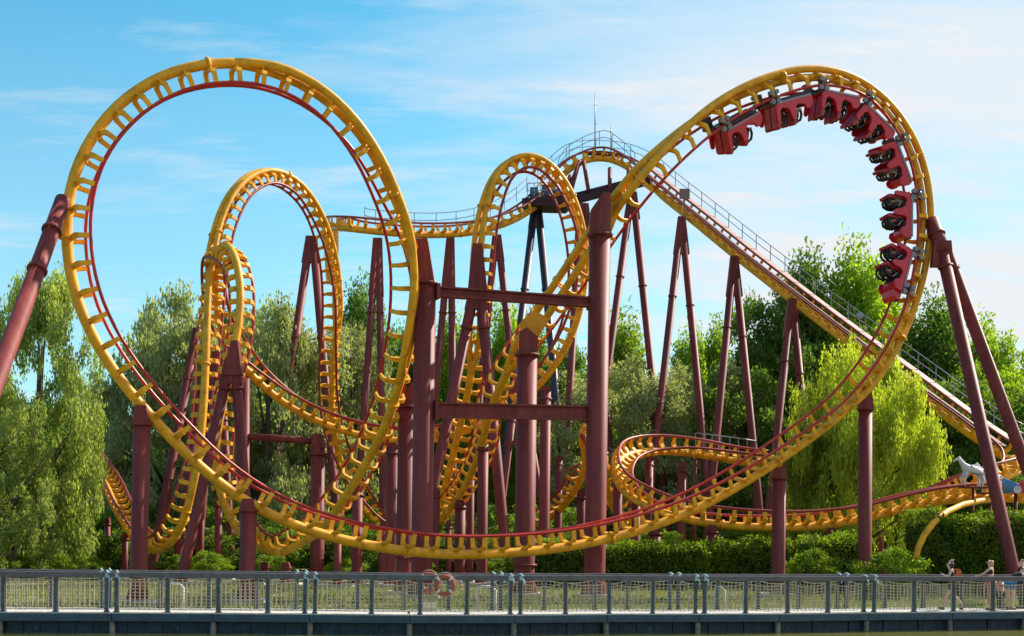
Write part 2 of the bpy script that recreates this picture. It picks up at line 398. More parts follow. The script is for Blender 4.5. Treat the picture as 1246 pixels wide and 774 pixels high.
T1 = [(345, 672, 66, (0, 0, 1)), (385, 650, 63.5, (-.25, .35, .9)), (412, 617, 60.5, (-.1, .8, .5)), (440, 573, 59, -96), (468, 520, 57, -92),
      (489, 455, 55.4, -84), (501, 395, 54.6, -76), (505, 335, 54.1, -62), (499, 287, 53.6, -50), (480, 235, y1(480)+.7, -38), (448, 171, y1(448), -30), (402, 120, y1(402), -20),
      (342, 86, y1(342), -14), (275, 76, y1(275), -11), (204, 89, y1(204), -9), (143, 128, y1(143), -5), (102, 183, y1(102), 0), (83, 240, y1(83), 0),
      (81, 300, y1(81), 0), (92, 362, y1(92), 0), (118, 420, y1(118), 0), (156, 475, y1(156), 0), (205, 530, y1(205), 0), (252, 576, y1(252), 0),
      (302, 612, y1(302), 0), (360, 640, y1(360), 0), (440, 662, y1(440), 0), (530, 674, y1(530), 0), (620, 673, y1(620), 0), (700, 664, y1(700), 0),
      (780, 645, y1(780), 0), (850, 618, y1(850), 2), (915, 582, y1(915), 4), (970, 545, y1(970), 6), (1025, 503, y1(1025), 8), (1069, 450, y1(1069), 6),
      (1102, 390, y1(1103), 0), (1122, 322, y1(1125), -10), (1128, 255, y1(1131), -18), (1116, 190, y1(1119), -14), (1087, 138, y1(1089), -8), (1045, 102, y1(1045), 2),
      (990, 88, y1(990), 0), (930, 100, y1(930), -8), (872, 127, y1(872), -16), (820, 167, y1(820), -24), (775, 213, y1(775), -32), (738, 262, 58, -40),
      (697, 325, 58.8, -50), (656, 387, 60.3, -60), (620, 447, 63, -70), (597, 500, 66, -75), (582, 555, 70, (.3, .85, .4)), (560, 602, 74, (.2, .8, .6)), (530, 640, 79, (0, .4, .9))]
t1root, fr1, pr1 = track('batwing', 'big yellow double loop track with red rails nearest the boardwalk, carrying the train', T1, psi=PSI, side=1, pitch=1.0,
      doubles=((5, 12.6), (34.2, 50)), stack=((34, 36, 42, 46), (.6, 1.35, 1.35, 0)), tie=SLIM, rs=.19, railr=.064)
T3 = [(345, 672, 66, (0, 0, 1)), (318, 668, 67, (.3, .3, .9)), (292, 650, 67.5, (.5, .6, .5)), (270, 606, 67.5, (.4, .9, .2)), (261, 565, 67.5, (.2, 1, 0)), (266, 520, 67.5, (0, 1, 0)),
      (278, 455, 68, (0, 1, 0)), (289, 405, 68.5, (0, 1, 0)), (293, 355, 69, (-.1, 1, 0)), (287, 315, 69.8, (-.1, .9, -.4)), (275, 297, 71.5, (0, .2, -1)), (264, 310, 73.5, (0, -.9, -.4)),
      (262, 350, 74.5, (.1, -1, 0)), (268, 398, 75.5, (.3, -.9, .2)), (290, 438, 76.5, (.5, -.5, .6)), (322, 472, 77.5, (.5, -.2, .8)), (360, 500, 78, (.35, 0, .9)), (410, 522, 78.5, (.2, 0, 1)),
      (465, 535, 79, (0, 0, 1)), (530, 535, 79.5, (-.2, 0, 1)), (590, 515, 79.5, (-.4, 0, .9)), (635, 488, 79, (-.5, 0, .8)), (668, 455, 78.5, 0), (697, 405, 78, 8), (711, 345, 77.5, 20),
      (708, 285, 77, 30), (692, 232, 76.5, 18), (667, 198, 76, 5), (637, 188, 75.5, -5), (608, 204, 75, -20), (590, 245, 74.5, -38), (581, 300, 74.5, -50), (579, 360, 74.5, -65),
      (577, 420, 75, -85), (570, 475, 76, -95), (558, 525, 77.5, (.3, .9, .3)), (546, 575, 79, (.2, .8, .5)), (534, 620, 81, (0, .6, .8)), (515, 655, 84, (0, 0, 1))]
track('arch_b', 'yellow track running from the narrow hood at left across to the middle arch', T3, psi=0, side=1, pitch=0.75,
      doubles=((24, 33.5),), flange=8, rail_mat=RED2)
T2 = [(108, 560, 86, (.1, 0, 1)), (130, 592, 82, (.2, .1, 1)), (150, 636, 78, (.2, .2, 1)), (180, 669, 74.5, (0, .2, 1)), (208, 662, 72, (-.5, .4, .6)), (228, 620, 71, (-.6, .8, .2)),
      (241, 560, 71, (-.35, 1, 0)), (248, 490, 71.5, (-.15, 1, 0)), (251, 420, 72, (-.12, 1, 0)), (254, 350, 73, (.2, 1, 0)), (262, 285, 74.5, (.7, .8, -.1)), (284, 232, 76, (.5, .5, -.7)),
      (320, 207, 78, (0, .1, -1)), (357, 217, 80, (-.4, 0, -.9)), (388, 255, 82, (-.8, -.3, -.4)), (407, 315, 84, (-.8, -.6, -.1)), (411, 385, 85.5, (-.6, -.8, 0)), (405, 450, 87, (-.3, -1, 0)),
      (404, 505, 88, (0, -1, .2)), (414, 560, 89, (.3, -.8, .4)), (440, 615, 90, (.3, -.5, .8)), (480, 660, 91, (0, 0, 1)), (520, 672, 92, (0, 0, 1))]
track('arch_a', 'yellow track rising from the left trough over the left arch behind the big loops', T2, psi=0, side=-1, pitch=0.75, doubles=((9.3, 16.3),), flange=8, rail_mat=RED2)
T6 = [(655, 640, 86, (0, 0, 1)), (680, 622, 84, (-.3, 0, 1)), (703, 592, 82, (-.7, 0, .5)), (714, 560, 81, (.8, .3, 0)), (706, 533, 80, (1, .3, -.2)), (712, 514, 79, (.3, 0, -1)), (727, 517, 78, (-.5, .3, -.8)),
      (734, 545, 77, (-.7, .5, 0)), (738, 590, 78, (-.3, .6, .5)), (750, 625, 80, (.4, .2, .8)), (775, 650, 83, (.2, 0, 1))]
track('corkscrew', 'small yellow corkscrew turn seen end on behind the front right column', T6, psi=0, pitch=0.75, flange=9, rail_mat=RED2)
T5 = [(935, 566, 80, (0, -.3, 1)), (900, 562, 80, (0, -.35, 1)), (850, 553, 79.5, (.1, -.5, .9)), (800, 549, 79, (.3, -.7, .8)), (765, 553, 77.5, (.6, -.6, .7)), (748, 570, 74.5, (.8, -.2, .6)), (757, 596, 71.5, (.6, .3, .75)),
      (785, 615, 69.5, (.35, .5, .8)), (825, 630, 68.5, (.1, .4, .9)), (870, 638, 68, (0, .3, 1)), (930, 642, 68, (0, .2, 1)), (990, 641, 68.5, (0, .15, 1)), (1050, 632, 69, (0, 0, 1)), (1105, 618, 69.5, (0, 0, 1)), (1160, 608, 70, (0, 0, 1)),
      (1220, 606, 70.5, (0, 0, 1)), (1290, 612, 71, (0, 0, 1)), (1360, 612, 71, (0, 0, 1))]
track('low_turn', 'low yellow track with a tight banked turn sweeping right above the hedge', T5, psi=0, pitch=0.75, flange=9, rail_mat=RED2)
# back run, crest and lift
T4 = [(404, 345, 150, (0, 0, 1)), (403, 310, 128, (0, 0, 1)), (402, 285, 110, (0, 0, 1)), (406, 277, 99, (0, 0, 1)), (425, 278, 95, (0, 0, 1)), (460, 282, 95, (0, 0, 1)), (520, 286, 97, (0, 0, 1)), (580, 282, 99, (0, 0, 1)), (625, 268, 101, (0, 0, 1)), (655, 248, 103, (0, 0, 1)), (680, 218, 105, (-.3, 0, 1)),
      (703, 199, 106, (0, 0, 1)), (735, 192, 107, (0, 0, 1)), (765, 204, 106, (0, 0, 1)), (800, 233, 103.5, (0, 0, 1)), (850, 273, 100, (0, 0, 1)), (900, 314, 96.5, (0, 0, 1)), (960, 361, 92.5, (0, 0, 1)),
      (1020, 407, 89, (0, 0, 1)), (1080, 452, 85.5, (0, 0, 1)), (1140, 497, 82, (0, 0, 1)), (1200, 541, 79, (0, 0, 1)), (1228, 560, 77.3, (0, 0, 1)), (1240, 570, 75.4, (-.3, 0, 1)), (1229, 578, 73.6, (-.3, .2, 1)), (1200, 586, 72.6, (0, .3, 1)), (1165, 598, 72.2, (0, .2, 1)), (1128, 612, 72.4, (0, 0, 1))]
liftroot, fr4, pr4 = track('lift', 'long straight lift hill and crest track with walkway and handrail behind the loops', T4, psi=0, pitch=1.0, flange=10, doubles=((14, 21),), rs=.24, rd=.21, sep=.30, rail_mat=mat('brown_red_rail', (0.30, 0.045, 0.035), 0.5, scale=2))
# walkway, handrail and edge beam of the lift (parts)
def near(pr, v): return int(np.argmin(np.abs(pr - v)))
i0, i1 = near(pr4, 11.6), near(pr4, 21.8)
zz = Vector((0, 0, 1))
far = -1 if fr4[i0 + 40][3].y < 0 else 1
sub = fr4[i0:i1:2]
m = MB()
for a, b_ in zip(sub, sub[1:]): m.bar(a[0] + a[3] * far * 1.02 + a[2] * 0.74, b_[0] + b_[3] * far * 1.02 + b_[2] * 0.74, 0.62, 0.05)
link('walkway', m.mesh('walkway', PINKG), liftroot)
for s in (1, -1):
    m = MB(); m.tube([f[0] + f[3] * s * (1.34 if s == far else .8) + f[2] * 0.66 for f in sub], 0.06, 6); link('walkway_beam', m.mesh('walkway_beam', MAR), liftroot)
m = MB()
for a, b_ in zip(sub, sub[1:]): m.bar(a[0] + a[2] * 0.55, b_[0] + b_[2] * 0.55, 0.3, 0.06)
link('chain_trough', m.mesh('chain_trough', MAR), liftroot)
far = -1 if fr4[i0 + 40][3].y < 0 else 1
m = MB(); m.bar((0, 0, 0), (0, 0, 1.1), 0.05); postm = m.mesh('handrail_post', GREY)
for s in (far, -far):
    a0, a1 = (i0, i1) if s == far else (i0, near(pr4, 13.6))
    if s != far: a0 = near(pr4, 9.6)
    else: a0 = near(pr4, 4.2)
    for h in (0.55, 1.08):
        m = MB(); m.tube([fr4[k][0] + fr4[k][3] * s * 1.32 + fr4[k][2] * 0.74 + zz * h for k in range(a0, a1, 3)], 0.028, 5)
        link('handrail', m.mesh('handrail', GREY), liftroot)
    for k in range(a0, a1, 7):
        link('handrail_post', postm, liftroot, Matrix.Translation(fr4[k][0] + fr4[k][3] * s * 1.32 + fr4[k][2] * 0.74))

# ------------------------------------------------------------------ supports
def ground_ext(a, b):
    """extend the line a-b downwards to the ground"""
    d = b - a; k = (GZ - a.z) / d.z; return a + d * k
PADM = MB(); PADM.prism([(-0.9, 0), (0.9, 0), (0.7, 0.22), (-0.7, 0.22)], -0.8, 0.8, 'y'); PADME = PADM.mesh('concrete_pad', CONC)
def leg_parts(root, a, b, r, m=None, flanges=(0.06,), pad=True, foot=True, top_r=None, fr=1.22):
    m = m or MAR; L = (b - a).length
    q = MB()
    if foot: q.tube([a, b + (a - b) * (0.7 / L), b], [top_r or r, r, r * 1.45], 14)
    else: q.tube([a, b], [top_r or r, r], 14)
    link('post', q.mesh('post', m), root)
    d = (b - a) / L
    for f in flanges:
        p = a + (b - a) * f; q = MB()
        q.tube([p - d * 0.05, p + d * 0.05], r * fr, 14); link('flange', q.mesh('flange', m), root)
    if pad and abs(b.z - GZ) < 0.05: link('concrete_pad', PADME, root, Matrix.Translation((b.x, b.y, GZ - 0.06)))
def column(label, px, ytop, Y, w, px2=None, Y2=None, cap=0, flanges=(0.05,), m=None, group=None, ground=True, ybot=700):
    """round column; px at the top, px2 at photo row ybot; w width in photo pixels; cap: height in px of a tapered head"""
    a = P(px, ytop, Y)
    if px2 is None: px2 = px - (ybot - ytop) * math.tan(ROLL)
    b = P(px2, ybot, Y2 or Y); b = ground_ext(a, b)
    r = w * Y / F / 2
    root = thing('support_column', label, 'support column', b, group)
    aa = a
    leg_parts(root, aa, b, r, m, flanges)
    if cap:
        h = cap * Y / F; q = MB()
        lean = 0.0
        vs = []
        for z, sx in ((0, 1.0), (h, 0.62)):
            vs += [a + Vector((x * r * sx, y * r * 0.9, z)) for x, y in ((-1, -1), (1, -1), (1, 1), (-1, 1))]
        q.add(vs, [(3, 2, 1, 0), (4, 5, 6, 7), (0, 1, 5, 4), (1, 2, 6, 5), (2, 3, 7, 6), (3, 0, 4, 7)])
        link('head_plate', q.mesh('head_plate', m or MAR), root)
    return root
def frame(label, Y, legs, w, m=None, fl=None, apex=True, Ys=None, group=None, bar=None):
    """A-frame: legs = [(x_top, y_top, x_low, y_low)], every leg runs on down to the ground"""
    ends = []; root = None
    for k, (x0, y0, x1, y1_) in enumerate(legs):
        Yk = (Ys[k] if Ys else (Y, Y))
        a = P(x0, y0, Yk[0]); b = ground_ext(a, P(x1, y1_, Yk[1]))
        ends.append((a, b))
    c = sum((e[1] for e in ends), Vector()) / len(ends)
    root = thing('support_frame', label, 'support frame', c, group)
    r = w * Y / F / 2
    for k, (a, b) in enumerate(ends):
        leg_parts(root, a, b, r, m, fl if fl is not None else (0.22,), True)
    if apex and len(ends) > 1:
        def lx(e, z): return e[0] + (e[1] - e[0]) * ((z - e[0].z) / (e[1].z - e[0].z))
        z1 = max(ends[0][0].z, ends[1][0].z) + r * 0.5; z0 = z1 - r * 2
        while z1 - z0 < 6 and abs(lx(ends[0], z0).x - lx(ends[1], z0).x) < 2.1 * r: z0 -= 0.1
        vs = []
        for z in (z0, z1):
            p0, p1 = lx(ends[0], z), lx(ends[1], z)
            xa, xb = min(p0.x, p1.x), max(p0.x, p1.x); yy = (p0.y + p1.y) / 2; kk = 1.12 if z == z0 else 0.95
            vs += [Vector((x, yy + y * r * 0.8, z)) for x, y in ((xa - kk * r, -1), (xb + kk * r, -1), (xb + kk * r, 1), (xa - kk * r, 1))]
        q = MB(); q.add(vs, [(3, 2, 1, 0), (4, 5, 6, 7), (0, 1, 5, 4), (1, 2, 6, 5), (2, 3, 7, 6), (3, 0, 4, 7)])
        link('head_plate', q.mesh('head_plate', m or MAR), root)
    if bar:
        (xa, ya, xb, yb) = bar; q = MB(); q.bar(P(xa, ya, Y), P(xb, yb, Y), r * 1.5); link('cross_bar', q.mesh('cross_bar', m or MAR), root)
    return root
def poly_head(name, pxs, Y, th, root, m=None):
    """gusset plate: outline measured in photo pixels, real thickness th"""
    q = MB(); A = [P(x, y, Y - th / 2) for x, y in pxs]; n = len(A)
    B_ = [a + Vector((0, th, 0)) for a in A]
    q.add(A + B_, [tuple(range(n)), tuple(range(n, 2 * n))[::-1]] + [(i, (i + 1) % n, (i + 1) % n + n, i + n) for i in range(n)])
    link(name, q.mesh(name, m or MAR), root)
# the big portal frame in the middle: two tall columns and two cross beams
YA, YB = 54.8, 57.0
root = thing('portal_frame', 'tallest maroon portal frame of two thick columns with two cross beams in the centre', 'portal frame', P(515, 735, YA))
for px, yt, px2, Y, ww in ((517.5, 345, 513, YA, 26), (730, 286, 723.5, YB, 26)):
    a = P(px, yt, Y); b = ground_ext(a, P(px2, 700, Y)); leg_parts(root, a, b, ww * Y / F / 2, flanges=(0.0,))
poly_head('head_plate', [(505, 346), (529, 346), (520, 290), (505, 290)], YA, 0.75, root)
poly_head('head_plate', [(717, 287), (743, 287), (743, 234), (734, 234), (719, 255)], YB, 0.75, root)
poly_head('gusset', [(743, 240), (743, 285), (752, 262), (778, 222), (762, 214), (744, 238)], 57.6, 0.1, root, YEL)
poly_head('gusset', [(498, 262), (508, 300), (500, 330), (490, 300)], 53.9, 0.1, root, YEL)
for (xa, ya, xb, yb, hh) in ((531, 355, 718, 368, 0.42), (529, 499, 716, 503, 0.62)):
    q = MB(); A_, B_ = P(xa, ya, YA), P(xb, yb, YB)
    q.bar(A_ + Vector((0, 0, hh / 2 - .04)), B_ + Vector((0, 0, hh / 2 - .04)), 0.44, 0.07); q.bar(A_ - Vector((0, 0, hh / 2 - .04)), B_ - Vector((0, 0, hh / 2 - .04)), 0.44, 0.07)
    q.bar(A_, B_, 0.14, hh - 0.16); d = (B_ - A_).normalized()
    for e, sg in ((A_, 1), (B_, -1)): q.bar(e - d * 0.05, e + d * 0.09, 0.6, hh + 0.18)
    link('cross_beam', q.mesh('cross_beam', MAR), root)
r_ = column('thick maroon column with yellow gusset beneath the twin tubes, touching the lower cross beam', 641.5, 432, 57.6, 25, 638, flanges=(0.0, 0.87))
poly_head('head_plate', [(631, 433), (654, 433), (655, 410), (641, 398), (632, 404)], 57.6, 0.6, r_)
poly_head('gusset', [(628, 398), (640, 400), (654, 412), (668, 388), (655, 380), (640, 385)], 59.6, 0.1, r_, YEL)
r_ = column('maroon column close behind the left column of the portal frame', 495, 495, 57.6, 21, 492, flanges=(0.0, .8))
poly_head('head_plate', [(486, 496), (504, 496), (504, 462), (497, 470), (486, 474)], 57.6, 0.6, r_)
column('maroon column under the far left of the big loop, taller than its neighbours there', 173, 516, y1(173), 21, 168.5, cap=22, flanges=(0.0,))
column('maroon column below the long sweep at left of centre', 302.5, 621, y1(302), 20, 301, cap=14, flanges=(0.0,))
column('maroon column under the right of the sweep with hedge behind it', 948, 582, y1(948) + .3, 17, 947, cap=22, flanges=(0.0,))
column('maroon column in front of the willow under the right big loop', 1053, 498, y1(1050) + .6, 17, 1052, cap=26, flanges=(0.0,))
# diagonal struts of the big loops
a = P(77, 243, y1(76)); b = ground_ext(a, P(0, 450, 42.5))
root = thing('diagonal_strut', 'thick maroon strut leaning on the left edge of the big left loop', 'support strut', b)
leg_parts(root, a, b, 0.30, flanges=(0.09, 0.2), top_r=.27, fr=1.14)
a = P(1133, 268, y1(1131)); j = P(1146, 304, 62.5)
e1 = ground_ext(j, P(1232, 690, 60.5)); e2 = ground_ext(P(1150, 304, 63), P(1250, 572, 66))
root = thing('diagonal_strut', 'forked maroon strut leaning on the right edge of the big right loop', 'support strut', (e1 + e2) / 2)
leg_parts(root, a, j + (j - a) * .1, 0.34, flanges=(0.45,), foot=False)
leg_parts(root, j, e1, 0.29, flanges=(0.05,)); leg_parts(root, P(1149, 300, 63), e2, 0.29, flanges=(0.06,))
q = MB(); q.prism([(-.5, -.7), (.5, -.7), (.38, .5), (-.38, .5)], -.2, .2, 'y')
link('head_plate', q.mesh('head_plate', MAR), root, Matrix.Translation(j + Vector((0, 0, -.1))))
# left cluster
frame('maroon A-frame with pointed head holding the near side of the narrow hood', 66.0, [(280, 440, 222, 700), (286, 440, 301, 640)], 13, fl=(0.12,))
poly_head('head_plate', [(270, 456), (294, 456), (289, 414), (281, 414)], 66.0, .6, bpy.data.objects['support_frame'])
frame('maroon A-frame leaning behind the narrow hood at the left ladder track', 74, [(240, 400, 199, 615), (246, 470, 214, 690)], 11, fl=(0.2, .6), apex=False)
frame('slim maroon A-frame behind the left loop tower of tracks', 80, [(262, 430, 240, 700), (268, 430, 283, 700)], 9, fl=(0.3,))
column('maroon column beside the tracks of the narrow hood with a pipe running right from it', 298, 445, 78, 12, 297, cap=14)
r_ = column('maroon column carrying the right end of the horizontal pipe', 387, 545, 78, 17, 386, cap=17)
q = MB(); q.tube([P(300, 531, 78), P(380, 537, 78)], 0.2, 12); link('cross_pipe', q.mesh('cross_pipe', MAR), r_)
frame('maroon A-frame standing behind the right leg of the left arch', 96, [(377, 290, 362, 395), (381, 290, 392, 420)], 10, fl=(0.3, .45))
for k, (x, yt, Y, w, lab) in enumerate([(131, 636, 80, 7, 'short maroon post under the start of the left trough'), (152, 655, 77, 8, 'short maroon post just right of the trough start'),
        (196, 690, 73, 14, 'stubby maroon post under the lowest point of the left trough'), (245, 592, 75, 8, 'slim maroon post behind the long A-frame leg at left'), (266, 612, 74, 9, 'slim maroon post under the ladder track left of the trough'),
        (322, 690, 67, 10, 'stubby maroon post under the left half of the centre trough'), (348, 690, 66.5, 11, 'stubby maroon post under the middle of the centre trough'),
        (411, 655, 64, 9, 'slim maroon post behind the big sweep under the rising leg'), (435, 598, 66, 13, 'maroon post under the rising leg, left of the portal frame'), (466, 640, 70, 9, 'slim maroon post left of the portal frame foot'),
        (478, 545, 66, 16, 'maroon column half hidden left of the portal frame'), (531, 600, 72, 9, 'slim maroon post right of the portal frame left column'), (546, 640, 72, 8, 'slim maroon post at centre behind the sweep'),
        (560, 614, 74.5, 13, 'maroon post with flange under the right leg of the big loops'), (588, 540, 69, 13, 'tall maroon post under the right leg of the big loops'), (573, 560, 78, 9, 'thin maroon post between two thicker posts at centre'),
        (664, 476, 70, 13, 'maroon post seen through the portal frame below the middle arch'), (708, 602, 80, 12, 'maroon post under the corkscrew turn'), (752, 566, 78, 11, 'maroon post right of the portal frame right column'),
        (774, 602, 71, 11, 'maroon post under the near bend of the low track'), (797, 647, 67.5, 14, 'thick short maroon post under the low sweeping track'), (830, 568, 79, 10, 'maroon post under the low banked straight'),
        (867, 645, 67.6, 12, 'short maroon post with hedge right behind it'), (1011, 648, 68, 11, 'short maroon post under the low track before the willow'), (790, 560, 80, 10, 'maroon post beneath the start of the low banked turn'),
        (680, 560, 84, 9, 'thin maroon post left of the corkscrew turn'), (1208, 640, 71, 9, 'short maroon post beneath the low track at far right')]):
    column(lab, x, yt, Y, w, flanges=(0.04,), cap=6)
# middle arch support and back-run supports
frame('bulky maroon A-frame holding the left leg of the middle arch', 74.0, [(580, 340, 527, 595), (583, 340, 618, 700)], 13, fl=(0.16,))
poly_head('head_plate', [(568, 362), (594, 362), (587, 296), (575, 296)], 74.0, .7, bpy.data.objects[max((o.name for o in bpy.data.objects if o.name.startswith('support_frame')))])
frame('tall thin maroon A-frame under the back run, left of the portal frame', 95, [(458, 292, 443, 500), (461, 292, 464, 480)], 8.5)
frame('thin maroon A-frame under the back run, right of the portal frame column', 98, [(547, 292, 529, 485), (549, 292, 550, 410)], 8.5)
frame('thin maroon A-frame under the back run beside the middle arch', 100, [(603, 288, 590, 420), (606, 288, 620, 418)], 8.5)
frame('dark blue A-frame under the machinery platform of the lift crest', 104, [(650, 256, 634, 390), (655, 256, 664, 350)], 9, m=NAVY)
frame('thin maroon A-frame carrying the dark beam right of the platform', 103, [(706, 250, 692, 500), (712, 250, 735, 480)], 9)
frame('thin maroon A-frame under the lift beside the portal frame right column', 103.5, [(768, 236, 740, 445), (772, 250, 792, 448)], 9)
frame('tall thin maroon A-frame, second down the lift slope', 100, [(829, 266, 807, 460), (831, 280, 848, 460)], 9)
frame('thin maroon A-frame, third down the lift slope', 96, [(893, 314, 879, 458), (895, 328, 908, 458)], 9.3)
frame('thin maroon A-frame against the dark trees, fourth down the lift slope', 91.5, [(963, 366, 953, 458), (966, 385, 973, 458)], 9.7)
frame('maroon A-frame behind the willow under the lift', 87, [(1040, 428, 1038, 500), (1044, 430, 1052, 500)], 10)
frame('maroon A-frame under the lowest part of the lift beside the forked strut', 83, [(1130, 508, 1138, 600), (1124, 520, 1115, 610)], 9.5)
frame('small maroon A-frame with cross bar seen behind the centre columns', 90, [(630, 460, 610, 620), (634, 460, 660, 620)], 8, bar=(614, 540, 650, 538))
# arc shaped yellow support tube at the right
pts = [P(x, y, Y) for x, y, Y in ((1117, 668, 61.9), (1124, 652, 61.9), (1136, 636, 62.2), (1152, 623, 64), (1172, 614, 66.5), (1196, 609, 68.6), (1212, 608, 70))]
pts = [Vector((pts[0].x - .4, pts[0].y, GZ))] + pts
q = MB(); q.tube(pts, 0.15, 12)
o = link('arc_tube', q.mesh('arc_tube', YEL)); tag(o, 'bent yellow tube rising in an arc over the clipped hedge at right', 'support tube')

# ------------------------------------------------------------------ crest platform and machinery
root = thing('crest_platform', 'dark machinery platform with railing below the crest of the lift', 'platform', P(672, 250, 103))
q = MB(); q.prism([(-2.0, 0), (2.0, 0), (2.0, -.45), (1.3, -.9), (-1.6, -.55), (-2.0, -.2)], -1.2, 1.2, 'y')
link('deck', q.mesh('deck', mat('dark_steel', (0.05, 0.02, 0.028), 0.6, spec=.2)), root, Matrix.Translation(P(667, 243, 103)) @ Matrix.Rotation(R(6), 4, 'Y').inverted())
q = MB(); q.bar(P(690, 247, 103), P(790, 221, 103.5), 0.5, 0.45); q.bar(P(690, 240, 103.8), P(790, 214, 104.3), 0.2, 0.3)
link('beam', q.mesh('beam', MATS['dark_steel']), root)
for x0, y0, x1, y1_ in ((742, 205, 742, 230), (705, 196, 695, 232), (710, 196, 716, 232), (694, 214, 682, 244), (706, 196, 688, 240), (765, 205, 764, 224)):
    q = MB(); q.tube([P(x0, y0, 105), P(x1, y1_, 103.6)], 0.16, 8); link('truss_post', q.mesh('truss_post', MAR), root)
for k, px in enumerate((642, 650, 658, 668, 678, 690)):
    q = MB(); a = P(px, 241 - k * 0.4, 102); q.bar(a, a + Vector((0, 0, 1.1)), 0.06); link('railing_post', q.mesh('railing_post', GREY), root)
for h in (0.55, 1.1):
    q = MB(); q.bar(P(642, 241, 102) + zz * h, P(690, 239, 102) + zz * h, 0.05); link('railing', q.mesh('railing', GREY), root)
q = MB()
for dx_, s in ((0, .5), (.8, .36), (-.9, .4)): q.box((dx_, 0, s), (.6, .6, s * 2)); q.tube([(dx_, -.5, s), (dx_, .5, s)], s * .7, 10)
link('winch', q.mesh('winch', mat('machine_blue', (0.05, 0.09, 0.14), 0.5)), root, Matrix.Translation(P(664, 242, 103)))
for (x, y0, y1_, lab) in ((724, 113, 188, 'taller thin antenna mast on top of the lift crest'), (743.5, 154, 184, 'shorter thin antenna mast on the lift crest')):
    q = MB(); q.tube([P(x, y1_, 107), P(x, (y0 + y1_) / 2, 107), P(x, y0, 107)], [.06, .045, .03], 6)
    for h in (0.5, 0.8): q.bar(P(x - 1.5, y1_ + (y0 - y1_) * h, 107), P(x + 1.5, y1_ + (y0 - y1_) * h, 107), 0.03)
    o = link('antenna', q.mesh('antenna', GREY)); tag(o, lab, 'antenna')
o = link('sign_board', MB().box((0, 0, 0), (.75, .06, .75)).box((.0, .05, -.9), (.08, .1, 1.6)).mesh('sign_board', mat('sign_brown', (.22, .13, .12), .6)), None, Matrix.Translation(P(833, 236, 99.5)))
tag(o, 'small square brown board fixed to the lift handrail', 'sign')
# small service lamps on the handrail
for k, (x, y, lab) in enumerate(((1046, 384, 'small grey service box hanging on the lift handrail against the trees'),)):
    q = MB(); q.tube([(0, -.2, 0), (0, .2, 0)], .22, 10); q.bar((0, 0, 0), (0, 0, -.8), .06)
    o = link('floodlight', q.mesh('floodlight', GREY), None, Matrix.Translation(P(x, y, 87.5))); tag(o, lab, 'lamp')

# ------------------------------------------------------------------ people
SKIN = mat('skin', (0.66, 0.40, 0.29), 0.6, var=0.05); HAIR = mat('dark_hair', (0.035, 0.02, 0.015), 0.6); BLOND = mat('blond_hair', (0.55, 0.36, 0.17), 0.6)
def skinned(name, joints, edges, m, root_i=0, sub=1):
    """joints: [(x, y, z, r)]; grows one continuous surface over the skeleton"""
    me = bpy.data.meshes.new(name); me.from_pydata([j[:3] for j in joints], edges, [])
    o = bpy.data.objects.new(name, me); C.objects.link(o)
    md = o.modifiers.new('s', 'SKIN'); md.use_smooth_shade = True
    sv = me.skin_vertices[0].data
    for i, j in enumerate(joints):
        rr = j[3]; sv[i].radius = rr if isinstance(rr, tuple) else (rr, rr); sv[i].use_root = (i == root_i)
    s = o.modifiers.new('u', 'SUBSURF'); s.levels = sub; s.render_levels = sub
    dg = bpy.context.evaluated_depsgraph_get(); res = bpy.data.meshes.new_from_object(o.evaluated_get(dg))
    bpy.data.objects.remove(o); res.name = name; res.materials.clear(); res.materials.append(m); return res
def merge(name, mats_, parts):
    """join several generated meshes into one (used for limbs + fingers of one body)"""
    bm = bmesh.new()
    for p in parts: bm.from_mesh(p)
    me = bpy.data.meshes.new(name); bm.to_mesh(me); bm.free()
    for f in me.polygons: f.use_smooth = True
    me.materials.append(mats_); return me
